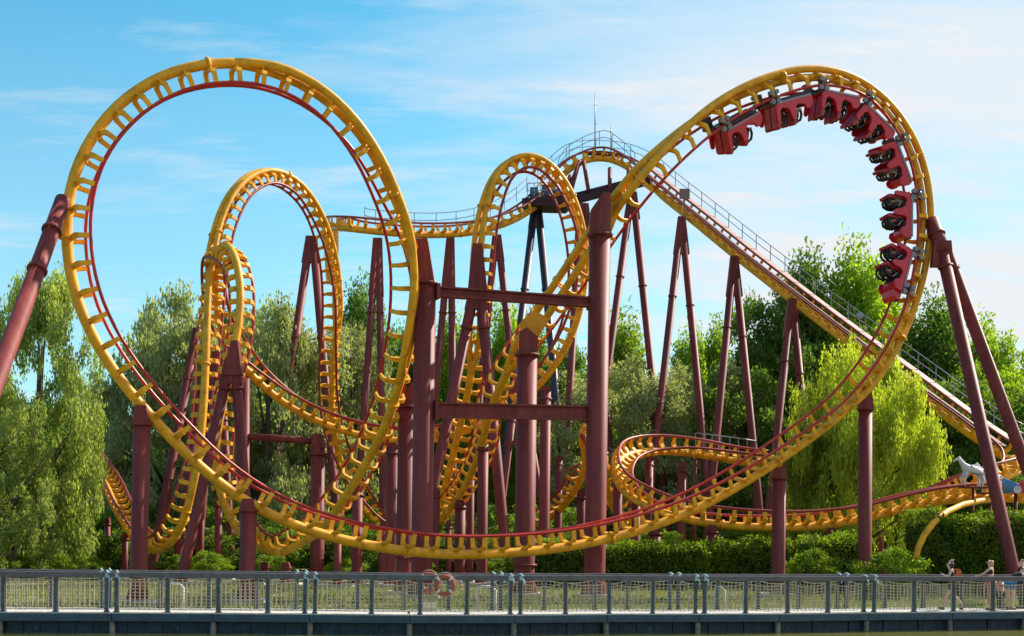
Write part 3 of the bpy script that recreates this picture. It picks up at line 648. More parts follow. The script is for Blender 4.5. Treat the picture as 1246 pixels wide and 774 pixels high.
def body(name, J, m=None, fingers=True):
    """J: dict of joints -> Vector. One body mesh with face, ears and hands."""
    m = m or SKIN
    order = ['pelvis', 'belly', 'chest', 'neck', 'chin', 'head', 'crown', 'shL', 'elL', 'wrL', 'paL', 'shR', 'elR', 'wrR', 'paR', 'hipL', 'knL', 'anL', 'toL', 'hipR', 'knR', 'anR', 'toR']
    rad = dict(pelvis=(.135, .10), belly=(.115, .085), chest=(.145, .10), neck=.05, chin=.065, head=.088, crown=.06, sh=.052, el=.04, wr=.026, pa=.035, hip=.085, kn=.055, an=.036, to=.035)
    idx = {k: i for i, k in enumerate(order)}
    js = [(*J[k], rad.get(k, rad.get(k[:-1]))) for k in order]
    E = [('pelvis', 'belly'), ('belly', 'chest'), ('chest', 'neck'), ('neck', 'chin'), ('chin', 'head'), ('head', 'crown')]
    for s in 'LR': E += [('chest', 'sh' + s), ('sh' + s, 'el' + s), ('el' + s, 'wr' + s), ('wr' + s, 'pa' + s), ('pelvis', 'hip' + s), ('hip' + s, 'kn' + s), ('kn' + s, 'an' + s), ('an' + s, 'to' + s)]
    parts = [skinned(name, js, [(idx[a], idx[b]) for a, b in E], m)]
    if fingers:
        fwd = J['face']
        for s in 'LR':
            w, p = J['wr' + s], J['pa' + s]; d = (p - w).normalized(); sd_ = d.cross(fwd if abs(d.dot(fwd)) < .9 else zz).normalized(); dn = d.cross(sd_)
            for k, (off, ln) in enumerate(((-.027, .062), (-.009, .074), (.009, .068), (.027, .052))):
                a = p + sd_ * off; parts.append(skinned('f', [(*a, .011), (*(a + d * ln * .55), .0095), (*(a + d * ln + dn * .02), .008)], [(0, 1), (1, 2)], m))
            a = w + d * .03; parts.append(skinned('f', [(*a, .014), (*(a + d * .03 - sd_ * .04), .012), (*(a + d * .06 - sd_ * .048), .009)], [(0, 1), (1, 2)], m))
        h = J['head']; lat = fwd.cross(zz if abs(fwd.z) < .9 else Vector((0, 1, 0))).normalized(); up_ = (J['crown'] - J['chin']).normalized()
        parts.append(skinned('nose', [(*(h + fwd * .08 + up_ * .01), .014), (*(h + fwd * .105 - up_ * .02), .015)], [(0, 1)], m))
        for s in (-1, 1): parts.append(skinned('ear', [(*(h + lat * s * .085), .014), (*(h + lat * s * .098 + up_ * .03), .013)], [(0, 1)], m))
    return merge(name, m, parts)
V = Vector
def sit_joints():
    J = dict(pelvis=V((0, 0, .12)), belly=V((0, -.03, .28)), chest=V((0, -.05, .45)), neck=V((0, -.04, .60)), chin=V((0, .0, .68)), head=V((0, 0, .75)), crown=V((0, -.01, .84)), face=V((0, 1, 0)))
    for s, t in (('L', -1), ('R', 1)):
        J.update({'sh' + s: V((t * .18, -.05, .52)), 'el' + s: V((t * .22, .10, .32)), 'wr' + s: V((t * .13, .26, .46)), 'pa' + s: V((t * .11, .27, .53)),
                  'hip' + s: V((t * .09, .03, .10)), 'kn' + s: V((t * .11, .42, .16)), 'an' + s: V((t * .11, .50, -.2)), 'to' + s: V((t * .11, .62, -.22))})
    return J
def head_cap(J, m, long=0.0, name='hair'):
    h = J['head']; f = J['face']; up_ = (J['crown'] - J['chin']).normalized()
    js = [(*(h + up_ * .05 - f * .018), .108), (*(h - f * .05), .102)]; E = [(0, 1)]
    if long:
        js += [(*(h - f * .075 - up_ * .12), .075), (*(h - f * .07 - up_ * (.12 + long)), .05)]; E += [(1, 2), (2, 3)]
    return skinned(name, js, E, m)
def garment(J, chain, m, name):
    ks = list(dict.fromkeys([c for e in chain for c in e[:2]])); idx = {k: i for i, k in enumerate(ks)}
    rad = {}
    for a, b_, ra, rb in chain: rad[a] = ra; rad[b_] = rb
    return skinned(name, [(*J[k], rad[k]) for k in ks], [(idx[a], idx[b_]) for a, b_, _, _ in chain], m)
SJ = sit_joints()
rider_body = body('body', SJ)
rider_hair = head_cap(SJ, HAIR)
rider_shirts = [garment(SJ, [('pelvis', 'belly', (.15, .115), (.135, .105)), ('belly', 'chest', (.135, .105), (.165, .12)), ('chest', 'shL', (.165, .12), .07), ('shL', 'elL', .07, .055), ('chest', 'shR', (.165, .12), .07), ('shR', 'elR', .07, .055)], mm, 'shirt')
                for mm in (mat('cloth_black', (.02, .02, .03), .8), mat('cloth_navy', (.03, .04, .09), .8), mat('cloth_grey', (.22, .21, .2), .8))]
rider_trousers = garment(SJ, [('pelvis', 'hipL', (.15, .12), .10), ('hipL', 'knL', .10, .07), ('knL', 'anL', .07, .05), ('pelvis', 'hipR', (.15, .12), .10), ('hipR', 'knR', .10, .07), ('knR', 'anR', .07, .05)], mat('denim', (.03, .045, .09), .8), 'trousers')

# ------------------------------------------------------------------ coaster train
CHA = mat('dark_chassis', (0.05, 0.05, 0.065), 0.45, metal=0.3)
SILV = mat('silver_panel', (0.22, 0.2, 0.24), 0.4, metal=0.5)
# local frame: x across, y forward, z away from the spine; rails at RH
prof = [(-1.0, .98), (1.0, .98), (1.06, 1.15), (1.02, 1.36), (.82, 1.52), (.62, 1.50), (.52, 1.30), (.16, 1.22), (.04, 1.34), (.0, 1.86), (-.05, 1.98), (-.2, 2.0), (-.27, 1.9), (-.32, 1.45), (-.42, 1.30), (-.72, 1.22), (-.84, 1.34), (-.90, 1.86), (-.95, 1.97), (-1.08, 1.97), (-1.12, 1.86), (-1.06, 1.2)]
prof = [(a, 1.0 + (b_ - .98) * 1.06) for a, b_ in prof]
def shell():
    bm = bmesh.new(); q = MB()
    for x0, x1 in ((-.66, -.54), (.54, .66)): q.prism([(a, b_ if b_ < 1.7 else b_ - .2) for a, b_ in prof], x0, x1)
    me = q.mesh('body', CARR); bm.from_mesh(me)
    bmesh.ops.bevel(bm, geom=[e for e in bm.edges if e.is_manifold and e.calc_face_angle(0) > .5], offset=.022, segments=2, affect='EDGES')
    q2 = MB(); q2.box((0, 0, 1.04), (1.08, 1.96, .1)); q2.prism([(.55, 1.05), (1.02, 1.05), (.98, 1.32), (.8, 1.47), (.62, 1.45)], -.54, .54); q2.prism([(-.42, 1.05), (-.16, 1.05), (-.26, 1.5), (-.36, 1.42)], -.54, .54)
    m2 = q2.mesh('b', CARR); bm.from_mesh(m2); bm.to_mesh(me); bm.free(); return me
car_body = shell()
def seat_mesh(y):
    q = MB()
    q.prism([(y - .26, 1.1), (y + .26, 1.1), (y + .26, 1.22), (y - .14, 1.2), (y - .22, 1.95), (y - .34, 2.0), (y - .38, 1.9)], -.48, -.04); q.prism([(y - .26, 1.1), (y + .26, 1.1), (y + .26, 1.22), (y - .14, 1.2), (y - .22, 1.95), (y - .34, 2.0), (y - .38, 1.9)], .04, .48)
    q.v = [(a, b_, 1.0 + (c - .98) * 1.1) for a, b_, c in q.v]; return q.mesh('seat', mat('seat_red', (.42, .012, .022), .4))
def harness_mesh(y):
    q = MB()
    for c in (-.26, .26):
        for s in (-.13, .13):
            q.tube([(c + s, y - .24, 1.72), (c + s, y - .12, 1.9), (c + s, y + .06, 1.86), (c + s, y + .17, 1.68), (c + s * .7, y + .2, 1.42)], .06, 7)
        q.bar((c - .12, y + .19, 1.5), (c + .12, y + .19, 1.5), .07)
    q.v = [(a, b_, 1.03 + (c - .98) * 1.06) for a, b_, c in q.v]; return q.mesh('harness', BLK)
def one_wheel(r, w):
    q = MB(); q.tube([(-w / 2, 0, 0), (w / 2, 0, 0)], r, 14); q.tube([(-w / 2 - .01, 0, 0), (w / 2 + .01, 0, 0)], r * .45, 10)
    return q.mesh('wheel', mat('wheel_grey', (.2, .21, .25), .4, metal=.3))
WH = [(one_wheel(.115, .14), Matrix.Translation((s * (HG + .02), dy_, RH + .2))) for s in (-1, 1) for dy_ in (-.15, .15)]
w2 = one_wheel(.10, .14); WH += [(w2, Matrix.Translation((s * (HG + .02), dy_, RH - .17))) for s in (-1, 1) for dy_ in (-.15, .15)]
w3 = one_wheel(.10, .1); WH += [(w3, Matrix.Translation((s * (HG + .17), 0, RH)) @ Matrix.Rotation(R(90), 4, 'Y')) for s in (-1, 1)]
def bogie_mesh():
    q = MB()
    for s in (-1, 1):
        q.box((s * (HG - .1), 0, RH), (.05, .44, .5)); q.bar((s * .5, 0, RH + .3), (s * .5, 0, .95), .12)
    q.bar((-.7, 0, RH + .3), (.7, 0, RH + .3), .1); return q.mesh('bogie', CHA)
q = MB(); q.box((0, 0, .9), (.5, 2.0, .1)); q.box((-.45, 0, .93), (.08, 1.9, .08)); q.box((.45, 0, .93), (.08, 1.9, .08)); q.tube([(0, -1.25, .85), (0, -.9, .9)], .05, 8)
chassis = q.mesh('chassis', CHA)
trim = MB().box((0, 0, 1.02), (.03, 1.9, .09)).mesh('side_trim', SILV)
seats = [seat_mesh(.28), seat_mesh(-.62)]; harn = [harness_mesh(.28), harness_mesh(-.62)]; bogie = bogie_mesh()
pts1 = np.array([tuple(f[0]) for f in fr1])
def near_px(px, py):
    best = None
    i0_ = near(pr1, 36); sub = range(i0_, near(pr1, 50))
    tgt = lambda i: (fr1[i][0] - P(px, py, fr1[i][0].y)).length
    return min(sub, key=tgt)
# bottom car: its spine point measured in the photo
start = near_px(1118, 344)
words = ['lowest', 'second lowest', 'third from the bottom', 'middle', 'third from the top end', 'second from the tail', 'rearmost']
looks = ['nose car with round lamp, pointing down the right side of the loop', 'hanging vertically just above the nose car', 'hanging vertically, two above the nose car', 'fourth from the nose at the upper right bend', 'just right of the loop crest', 'upside down just left of the loop crest', 'rear car of the train at the upper left']
pos = ['lowest car of the train', 'car just above the lowest one', 'third car up the right side', 'fourth car at the upper right bend', 'fifth car right of the crest', 'sixth car at the crest', 'last car at the upper left']
def car_frame(dist):
    i = start + dist / 0.25; k = int(i); w = i - k; f, g_ = fr1[k], fr1[k + 1]
    p = f[0].lerp(g_[0], w); t = (f[1] * (1 - w) + g_[1] * w).normalized(); u = (f[2] * (1 - w) + g_[2] * w); b_ = t.cross(u).normalized(); u = b_.cross(t)
    t = -t; b_ = -b_
    M = Matrix(((b_.x, t.x, u.x, 0), (b_.y, t.y, u.y, 0), (b_.z, t.z, u.z, 0), (0, 0, 0, 1))); M.translation = p; return M
PITCH = 3.0
for k in range(7):
    M = car_frame(k * PITCH) ; s = Matrix.Diagonal((1.0, .99, 1.0, 1)); M = M @ s
    root = thing('coaster_car', 'red coaster car, ' + looks[k], 'coaster car', None, 'cars of the red coaster train', M=M)
    link('body', car_body, root, M); link('chassis', chassis, root, M); [link('side_trim', trim, root, M @ Matrix.Translation((s_ * .675, 0, 0))) for s_ in (-1, 1)]
    for a in seats: link('seat', a, root, M)
    for a in harn: link('harness', a, root, M)
    for yy in (-.98,) + ((.85,) if k == 0 else ()):
        MM = M @ Matrix.Translation((0, yy, 0)); bo = link('bogie', bogie, root, MM); [link('wheel', wme, bo, MM @ wM) for wme, wM in WH]
    if k == 0:
        q = MB(); q.tube([(0, -.03, 0), (0, .05, 0)], .13, 14)
        for sx_ in (-.35, .35): link('headlamp', q.mesh('headlamp', WHITE), root, M @ Matrix.Translation((sx_, 1.06, 1.22)))
        q = MB(); q.prism([(1.0, .98), (1.35, 1.0), (1.45, 1.12), (1.3, 1.3), (1.02, 1.38)], -.5, .5); link('nose', q.mesh('nose', CARR), root, M)
    for row, yy in enumerate((.22, -.68)):
        for sx_ in (-.26, .26):
            MP = M @ Matrix.Translation((sx_, yy, 1.16)) @ Matrix.Scale(.95, 4)
            lab = 'rider in the %s row, %s side, %s' % (('front', 'rear')[row], 'near' if (sx_ < 0) else 'far', pos[k])
            r2 = thing('person', lab, 'person', None, 'riders in the coaster train', M=MP)
            link('body', rider_body, r2, MP); link('hair', rider_hair, r2, MP); link('shirt', rider_shirts[(k + row + (sx_ > 0)) % 3], r2, MP); link('trousers', rider_trousers, r2, MP)

# ------------------------------------------------------------------ vegetation
def leaf_mat(name, col, col2, trans=0.42):
    m = bpy.data.materials.new(name); m.use_nodes = True; t = m.node_tree; N = t.nodes; L = t.links
    b = N['Principled BSDF']; out = N['Material Output']; b.inputs['Roughness'].default_value = 0.55; b.inputs['Specular IOR Level'].default_value = 0.3
    g = N.new('ShaderNodeNewGeometry'); oi = N.new('ShaderNodeObjectInfo')
    n1 = N.new('ShaderNodeTexNoise'); n1.inputs['Scale'].default_value = 0.45; n1.inputs['Detail'].default_value = 4; L.new(g.outputs['Position'], n1.inputs[0])
    a1 = N.new('ShaderNodeMath'); a1.operation = 'MULTIPLY_ADD'; a1.inputs[1].default_value = 0.5; L.new(g.outputs['Random Per Island'], a1.inputs[0])
    a2 = N.new('ShaderNodeMath'); a2.operation = 'MULTIPLY_ADD'; a2.inputs[1].default_value = 1.6; a2.inputs[2].default_value = -0.5; L.new(n1.outputs[0], a2.inputs[0]); L.new(a2.outputs[0], a1.inputs[2])
    mx_ = N.new('ShaderNodeMix'); mx_.data_type = 'RGBA'; mx_.clamp_factor = True
    L.new(a1.outputs[0], mx_.inputs[0]); mx_.inputs[6].default_value = (*col, 1); mx_.inputs[7].default_value = (*col2, 1)
    hs = N.new('ShaderNodeMapRange'); hs.inputs['To Min'].default_value = 0.82; hs.inputs['To Max'].default_value = 1.2; L.new(oi.outputs['Random'], hs.inputs[0])
    mu = N.new('ShaderNodeMix'); mu.data_type = 'RGBA'; mu.blend_type = 'MULTIPLY'; mu.inputs[0].default_value = 1
    L.new(mx_.outputs[2], mu.inputs[6]); L.new(hs.outputs[0], mu.inputs[7]); L.new(mu.outputs[2], b.inputs['Base Color'])
    tr = N.new('ShaderNodeBsdfTranslucent'); m3 = N.new('ShaderNodeMix'); m3.data_type = 'RGBA'; m3.blend_type = 'MULTIPLY'; m3.inputs[0].default_value = 1
    L.new(mu.outputs[2], m3.inputs[6]); m3.inputs[7].default_value = (1.45, 1.5, 0.55, 1); L.new(m3.outputs[2], tr.inputs[0])
    ms = N.new('ShaderNodeMixShader'); ms.inputs[0].default_value = trans; L.new(b.outputs[0], ms.inputs[1]); L.new(tr.outputs[0], ms.inputs[2]); L.new(ms.outputs[0], out.inputs[0])
    return m
def leaves_mesh(name, C_, D_, ln, m, wid=0.5):
    """C_: centres (n,3); D_: leaf directions (n,3); ln: lengths (n)"""
    n = len(C_); D_ = D_ / (np.linalg.norm(D_, axis=1, keepdims=True) + 1e-9)
    r_ = nrg.normal(size=(n, 3)); S = np.cross(D_, r_); S /= (np.linalg.norm(S, axis=1, keepdims=True) + 1e-9)
    l = ln[:, None]; Vv = np.stack([C_ - D_ * l * .5, C_ + S * l * wid * .5, C_ + D_ * l * .5, C_ - S * l * wid * .5], 1).reshape(-1, 3)
    me = bpy.data.meshes.new(name); me.vertices.add(4 * n); me.vertices.foreach_set('co', Vv.astype(np.float32).ravel())
    me.loops.add(4 * n); me.loops.foreach_set('vertex_index', np.arange(4 * n, dtype=np.int32))
    me.polygons.add(n); me.polygons.foreach_set('loop_start', np.arange(0, 4 * n, 4, dtype=np.int32)); me.polygons.foreach_set('loop_total', np.full(n, 4, dtype=np.int32))
    me.update(calc_edges=True); me.materials.append(m); return me
def unit(n):
    v = nrg.normal(size=(n, 3)); return v / np.linalg.norm(v, axis=1, keepdims=True)
def crown_clumps(kind, H, rx, n):
    """clump centres and radii for a tree of height H and crown radius rx"""
    cs = []; rr = []
    if kind == 'poplar':
        for i in range(n):
            a = nrg.uniform(0, 6.283); h = nrg.uniform(.12, 1) ** .9; w = rx * (math.sin(math.pi * min(1, h * .8 + .18)) ** .6) * nrg.uniform(.15, 1) ** .6
            cs.append((w * math.cos(a), w * math.sin(a), h * H * .93 + (H * .06 * nrg.uniform(-1, 1)))); s = nrg.uniform(.55, 1.05); rr.append((.13 * rx * 2 * s, .13 * rx * 2 * s, .11 * H * s))
    elif kind == 'weep':
        for i in range(n):
            u = unit(1)[0]; u[2] = abs(u[2]); k = nrg.uniform(.55, 1.0)
            if i % 2: z = H * .45 + u[2] * H * .5 * k; q_ = k
            else: z = H * nrg.uniform(.16, .62); q_ = nrg.uniform(.55, 1.02); u[:2] /= (np.linalg.norm(u[:2]) + 1e-6)
            wob = 1 + .16 * math.sin(3 * math.atan2(u[1], u[0]) + 1) + .1 * math.sin(5 * math.atan2(u[1], u[0]))
            cs.append((u[0] * rx * q_ * wob, u[1] * rx * q_ * wob, z)); s = nrg.uniform(.5, 1.15); rr.append((.13 * rx * s, .13 * rx * s, .10 * H * s))
    elif kind == 'drape':
        for i in range(n):
            a = nrg.uniform(0, 6.283); h = nrg.uniform(.06, 1); w = rx * max(.05, 1 - abs((h - .46) / .56) ** 2.4) ** .6 * nrg.uniform(.2, 1) ** .5
            cs.append((w * math.cos(a), w * math.sin(a), h * H * .95)); s = nrg.uniform(.5, 1.1); rr.append((.15 * rx * s, .15 * rx * s, .08 * H * s))
    else:
        for i in range(n):
            u = unit(1)[0]; k = nrg.uniform(.35, 1) ** .6
            cs.append((u[0] * rx * k, u[1] * rx * k, H * .53 + u[2] * H * .45 * k)); s = nrg.uniform(.6, 1.15); rr.append((.24 * rx * s, .24 * rx * s, .15 * rx * s))
    return np.array(cs), np.array(rr)
def tree_mesh(kind, H, rx, nc, nl, leaf, m, dens=.75):
    cs, rr = crown_clumps(kind, H, rx, nc)
    wgt = rr.prod(1) ** (2 / 3); k = nrg.choice(nc, nl, p=wgt / wgt.sum())
    u = unit(nl); rad = nrg.uniform(.1, 1.15, nl)[:, None] ** .55
    # lumpy clumps: sprays that reach out of the clump
    sp = 1 + .35 * np.sin(u[:, 0:1] * 7 + k[:, None]) * np.cos(u[:, 2:3] * 6 + k[:, None] * 1.7)
    Pp = cs[k] + u * rr[k] * rad * sp
    Pp[:, 2] = np.maximum(Pp[:, 2], .05)
    if kind in ('drape', 'weep'): D_ = np.stack([nrg.normal(0, .35, nl), nrg.normal(0, .35, nl), -np.ones(nl)], 1)
    elif kind == 'poplar': D_ = unit(nl) + np.array([0, 0, .5])
    else: D_ = unit(nl) + u * .5
    cm = leaves_mesh('crown', Pp, D_, leaf * nrg.uniform(.6, 1.3, nl), m)
    q = MB(); tr = .022 * H
    q.tube([(0, 0, -.2), (.02 * H, 0, H * .25), (0, .01 * H, H * .55), (0, 0, H * .85)], [tr, tr * .75, tr * .45, tr * .12], 9)
    for i in nrg.choice(nc, min(nc, 16), replace=False):
        c = Vector(cs[i]); s = Vector((0.01 * H, 0, min(max(c.z * .55, H * .12), H * .7))); q.tube([s, s.lerp(c, .5) + Vector((0, 0, .03 * H)), c], [tr * .4, tr * .25, tr * .06], 5)
    return cm, q.mesh('trunk', BARK)
LM = dict(birch=leaf_mat('leaf_birch', (.11, .165, .025), (.42, .47, .16), .5), olive=leaf_mat('leaf_olive', (.16, .19, .08), (.46, .49, .27), .45),
          dark=leaf_mat('leaf_dark', (.05, .105, .02), (.20, .30, .05), .5), bright=leaf_mat('leaf_bright', (.11, .19, .014), (.34, .45, .04), .55),
          willow=leaf_mat('leaf_willow', (.22, .28, .02), (.50, .54, .08), .5), hedge=leaf_mat('leaf_hedge', (.05, .10, .010), (.24, .32, .02), .5), under=leaf_mat('leaf_under', (.05, .09, .012), (.20, .30, .035), .5))
KIND = {
 'birch': ('drooping light green tree', tree_mesh('drape', 13, 4.2, 150, 42000, .20, LM['birch'])),
 'birch2': ('drooping light green tree', tree_mesh('drape', 12, 3.4, 110, 26000, .20, LM['birch'])),
 'olive': ('grey-green feathery tree', tree_mesh('drape', 14, 5.0, 150, 34000, .27, LM['olive'])),
 'olive2': ('grey-green round tree', tree_mesh('broad', 13, 5.0, 95, 30000, .26, LM['olive'])),
 'dark': ('dark green leafy tree', tree_mesh('broad', 15, 5.5, 105, 32000, .34, LM['dark'])),
 'dark2': ('dark green tree with upright plumes', tree_mesh('poplar', 17, 5.0, 120, 34000, .34, LM['dark'])),
 'poplar': ('bright green poplar', tree_mesh('poplar', 17, 3.6, 95, 26000, .34, LM['bright'])),
 'bright': ('bright green leafy tree', tree_mesh('broad', 13, 5.0, 100, 30000, .32, LM['bright'])),
 'willow': ('yellow-green weeping willow', tree_mesh('weep', 11, 5.2, 260, 80000, .21, LM['willow'])),
 'bush': ('low green bush', tree_mesh('broad', 2.6, 1.9, 40, 9000, .15, LM['hedge'])),
 'under': ('dark undergrowth bush', tree_mesh('broad', 3.6, 2.8, 45, 11000, .19, LM['under'])),
}
REFH = dict(birch=13, birch2=12, olive=14, olive2=13, dark=15, dark2=17, poplar=17, bright=13, willow=11, bush=2.6, under=3.6)
REFW = dict(birch=8.0, birch2=6.8, olive=9.5, olive2=10.5, dark=11.5, dark2=10, poplar=7.5, bright=10.5, willow=11.4, bush=4.2, under=6)
def tree(kind, px, ytop, Y, wpx, label=None, group=None, name=None):
    if kind in ('olive', 'olive2', 'dark', 'dark2', 'poplar', 'bright') and Y < 128: wpx *= 1.28
    base = P(px, 690, Y); base.z = GZ; h = P(px, ytop, Y).z - GZ
    sz = h / REFH[kind]; sx_ = wpx * Y / F / REFW[kind]
    M = Matrix.Translation(base) @ Matrix.Rotation(rng.uniform(0, 6.28), 4, 'Z') @ Matrix.Diagonal((sx_, sx_, sz, 1))
    nm = name or {'willow': 'willow_tree', 'poplar': 'poplar_tree', 'bush': 'bush', 'under': 'bush'}.get(kind, 'leafy_tree')
    root = thing(nm, label or KIND[kind][0], 'bush' if kind in ('bush', 'under') else 'tree', None, group, M=Matrix.Translation(base))
    cm, tm = KIND[kind][1]; link('crown', cm, root, M); link('trunk', tm, root, M)
    return root
# near left
tree('birch', 46, 330, 74, 150, 'tall drooping light green tree filling the left edge of the view')
tree('birch2', -30, 420, 72, 150, 'drooping light green tree cut by the left edge')
tree('birch2', 84, 440, 77, 80, 'smaller drooping tree leaning over the start of the left trough')
tree('birch2', 14, 500, 69, 110, 'low drooping green tree in front at far left')
# grey-green band left of centre
tree('olive', 205, 352, 100, 130, 'grey-green feathery tree behind the lower left of the big loop')
tree('olive', 165, 430, 98, 110, 'grey-green tree between the left column and the drooping tree')
tree('olive2', 262, 385, 104, 140, 'grey-green tree behind the narrow hood')
tree('olive', 325, 366, 98, 130, 'grey-green tree framed by the left arch')
tree('olive2', 372, 378, 101, 130, 'grey-green tree behind the right leg of the left arch')
tree('dark', 300, 372, 114, 130, 'dark green tree peeping above the grey-green band')
tree('olive', 430, 400, 104, 100, 'grey-green tree right of the left arch')
tree('dark2', 442, 350, 112, 80, 'dark plumed tree seen through the right side of the big left loop')
tree('dark', 486, 388, 110, 80, 'dark green tree just left of the portal frame')
tree('poplar', 545, 388, 112, 60, 'bright poplar seen through the portal frame at left')
tree('bright', 572, 396, 116, 90, 'bright green tree behind the middle A-frame')
tree('poplar', 612, 372, 114, 60, 'bright poplar right of the middle A-frame')
tree('dark2', 640, 392, 118, 70, 'dark tree in the middle of the portal frame')
tree('dark', 690, 415, 112, 110, 'dark green tree behind the right column of the portal frame')
tree('poplar', 757, 388, 122, 70, 'pale poplar just right of the portal frame')
tree('olive2', 722, 440, 104, 110, 'grey-green tree behind the corkscrew turn')
tree('olive2', 790, 432, 104, 120, 'grey-green tree above the low banked turn')
tree('poplar', 836, 405, 124, 60, 'thin poplar between two lift A-frames')
tree('poplar', 868, 398, 126, 60, 'poplar against the sky left of the dark trees')
tree('olive2', 862, 440, 106, 130, 'grey-green tree above the catwalk of the low turn')
tree('dark', 930, 345, 112, 110, 'big dark green tree under the lift')
tree('dark2', 985, 318, 114, 120, 'tall dark tree with plumes rising above the lift')
tree('poplar', 1040, 305, 112, 90, 'tallest bright poplar, just left of the train')
tree('poplar', 1072, 350, 116, 90, 'bright poplar right behind the lowest train car')
tree('dark', 1000, 400, 108, 150, 'dark green tree low behind the willow')
tree('dark2', 1128, 366, 112, 110, 'dark green tree right of the big right loop')
tree('bright', 1150, 372, 116, 110, 'bright green tree by the top of the forked strut')
tree('poplar', 1200, 396, 110, 80, 'poplar between the two legs of the forked strut')
tree('bright', 1186, 438, 100, 150, 'wide bright tree behind the forked strut')
tree('bright', 1245, 420, 104, 110, 'bright tree cut by the right edge')
tree('dark', 1150, 450, 97, 130, 'dark tree under the low end of the lift')
tree('dark', 1222, 470, 95, 110, 'dark tree at right behind the white horses')
tree('dark', 900, 440, 104, 110, 'dark low tree at the foot of the fourth lift A-frame')
tree('willow', 1052, 412, 79, 205, 'large yellow-green weeping willow behind the right big loop')
tree('willow', 1000, 455, 80, 100, 'smaller weeping willow at the left flank of the big willow')
LAND = [(-20, 'beyond the left edge'), (40, 'below the drooping tree at far left'), (95, 'left of the trough start'), (150, 'behind the trough start'), (200, 'right of the first column'), (250, 'behind the long A-frame leg'), (300, 'behind the second column'),
        (350, 'left of the pipe column'), (400, 'right of the pipe column'), (450, 'under the rising leg'), (500, 'behind the left portal column'), (550, 'inside the portal frame at left'), (600, 'in the middle of the portal frame'), (650, 'behind the gusset column'),
        (700, 'left of the right portal column'), (760, 'right of the portal frame'), (830, 'behind the low banked turn'), (890, 'behind the catwalk'), (950, 'behind the column left of the willow'), (1010, 'left of the willow column'), (1070, 'right of the willow column'), (1130, 'right of the willow'), (1190, 'between the forked strut legs'), (1250, 'at the right edge'), (1400, 'beyond the right edge')]
def wherex(px, Y):
    return next(t for x_, t in LAND if px <= x_) + (', rear row' if Y > 87 else (', front row' if Y else ''))
# closing row of dense trees far behind
k = 0
for px in range(-80, 1340, 62):
    tree(('dark', 'olive2', 'dark2')[k % 3], px + rng.uniform(-12, 12), rng.uniform(455, 500) if px < 880 else rng.uniform(430, 470), 132 + rng.uniform(-6, 8), 120, 'dense tree of the far row %s' % wherex(px, 0), 'far row of dense trees'); k += 1
# undergrowth
for px in range(-30, 680, 50):
    for yy, Y in ((618, 92), (648, 82)):
        tree('under', px + rng.uniform(-10, 10), yy + rng.uniform(-14, 14), Y + rng.uniform(-3, 3), 130, 'dark undergrowth bush %s' % wherex(px, Y), 'undergrowth bushes')
for px in (16, 60, 104, 215, 255, 330, 425, 505, 600, 650):
    tree('bush', px + rng.uniform(-6, 6), 672 + rng.uniform(-8, 8), 70 + rng.uniform(-1, 3), 60, 'light green low bush at the lawn edge %s' % wherex(px, 0), 'low bushes on the lawn edge')
for px, yt, Y, w, lab in ((985, 664, 62, 80, 'leafy light bush standing out of the hedge left of the willow column'), (1082, 662, 59, 95, 'rounded laurel bush right of the willow column'),
                          (975, 650, 70, 130, 'bright bush under the low track'), (790, 640, 74, 150, 'bright bush behind the clipped hedge left'), (900, 636, 75, 150, 'bright bush behind the clipped hedge at centre right'),
                          (1180, 728, 47, 40, 'tiny bright bush behind the boardwalk railing at right'), (1225, 728, 47.5, 36, 'second tiny bush behind the railing by the people')):
    tree('bush', px, yt, Y, w, lab)
def hedge(px0, px1, ytop, Y, dep, label, n):
    a, b_ = P(px0, 690, Y), P(px1, 690, Y); h = P((px0 + px1) / 2, ytop, Y).z - GZ; L = b_.x - a.x
    root = thing('clipped_hedge', label, 'hedge', ((a.x + b_.x) / 2, Y + dep / 2, GZ))
    M0 = WM[root.name]
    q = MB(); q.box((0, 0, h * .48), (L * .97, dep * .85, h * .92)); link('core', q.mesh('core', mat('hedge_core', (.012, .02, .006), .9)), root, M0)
    # leaves over front, top and sides of a softened box
    u = nrg.uniform(-1, 1, (n, 3)); f = nrg.integers(0, 10, n)
    u[f < 4, 1] = -1; u[(f >= 4) & (f < 8), 2] = 1; u[f == 8, 0] = -1; u[f == 9, 0] = 1
    X = u[:, 0] * L / 2; Yy = u[:, 1] * dep / 2; Z = (u[:, 2] * .5 + .5) * h
    bumpy = .12 * np.sin(X * 2.1) * np.cos(Z * 2.7 + X) + .08 * np.sin(X * 5.3 + Z * 3); k_ = nrg.normal(0, .07, (n, 3))
    Z = Z * (1 + .05 * np.sin(X * 1.3) + .04 * np.sin(X * 3.7)) + np.where(u[:, 2] > .98, np.abs(nrg.normal(0, .10, n)), 0)
    Pp = np.stack([X, Yy + bumpy, Z], 1) + k_
    link('foliage', leaves_mesh('foliage', Pp, unit(n) + np.array([0, -.2, .6]), .17 * nrg.uniform(.6, 1.3, n), LM['hedge']), root, M0)
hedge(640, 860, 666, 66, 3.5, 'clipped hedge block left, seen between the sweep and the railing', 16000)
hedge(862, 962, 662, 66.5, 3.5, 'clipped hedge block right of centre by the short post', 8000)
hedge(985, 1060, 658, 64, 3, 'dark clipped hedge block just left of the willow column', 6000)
hedge(1128, 1300, 632, 62.5, 4, 'tall clipped hedge at the right end behind the people', 20000)
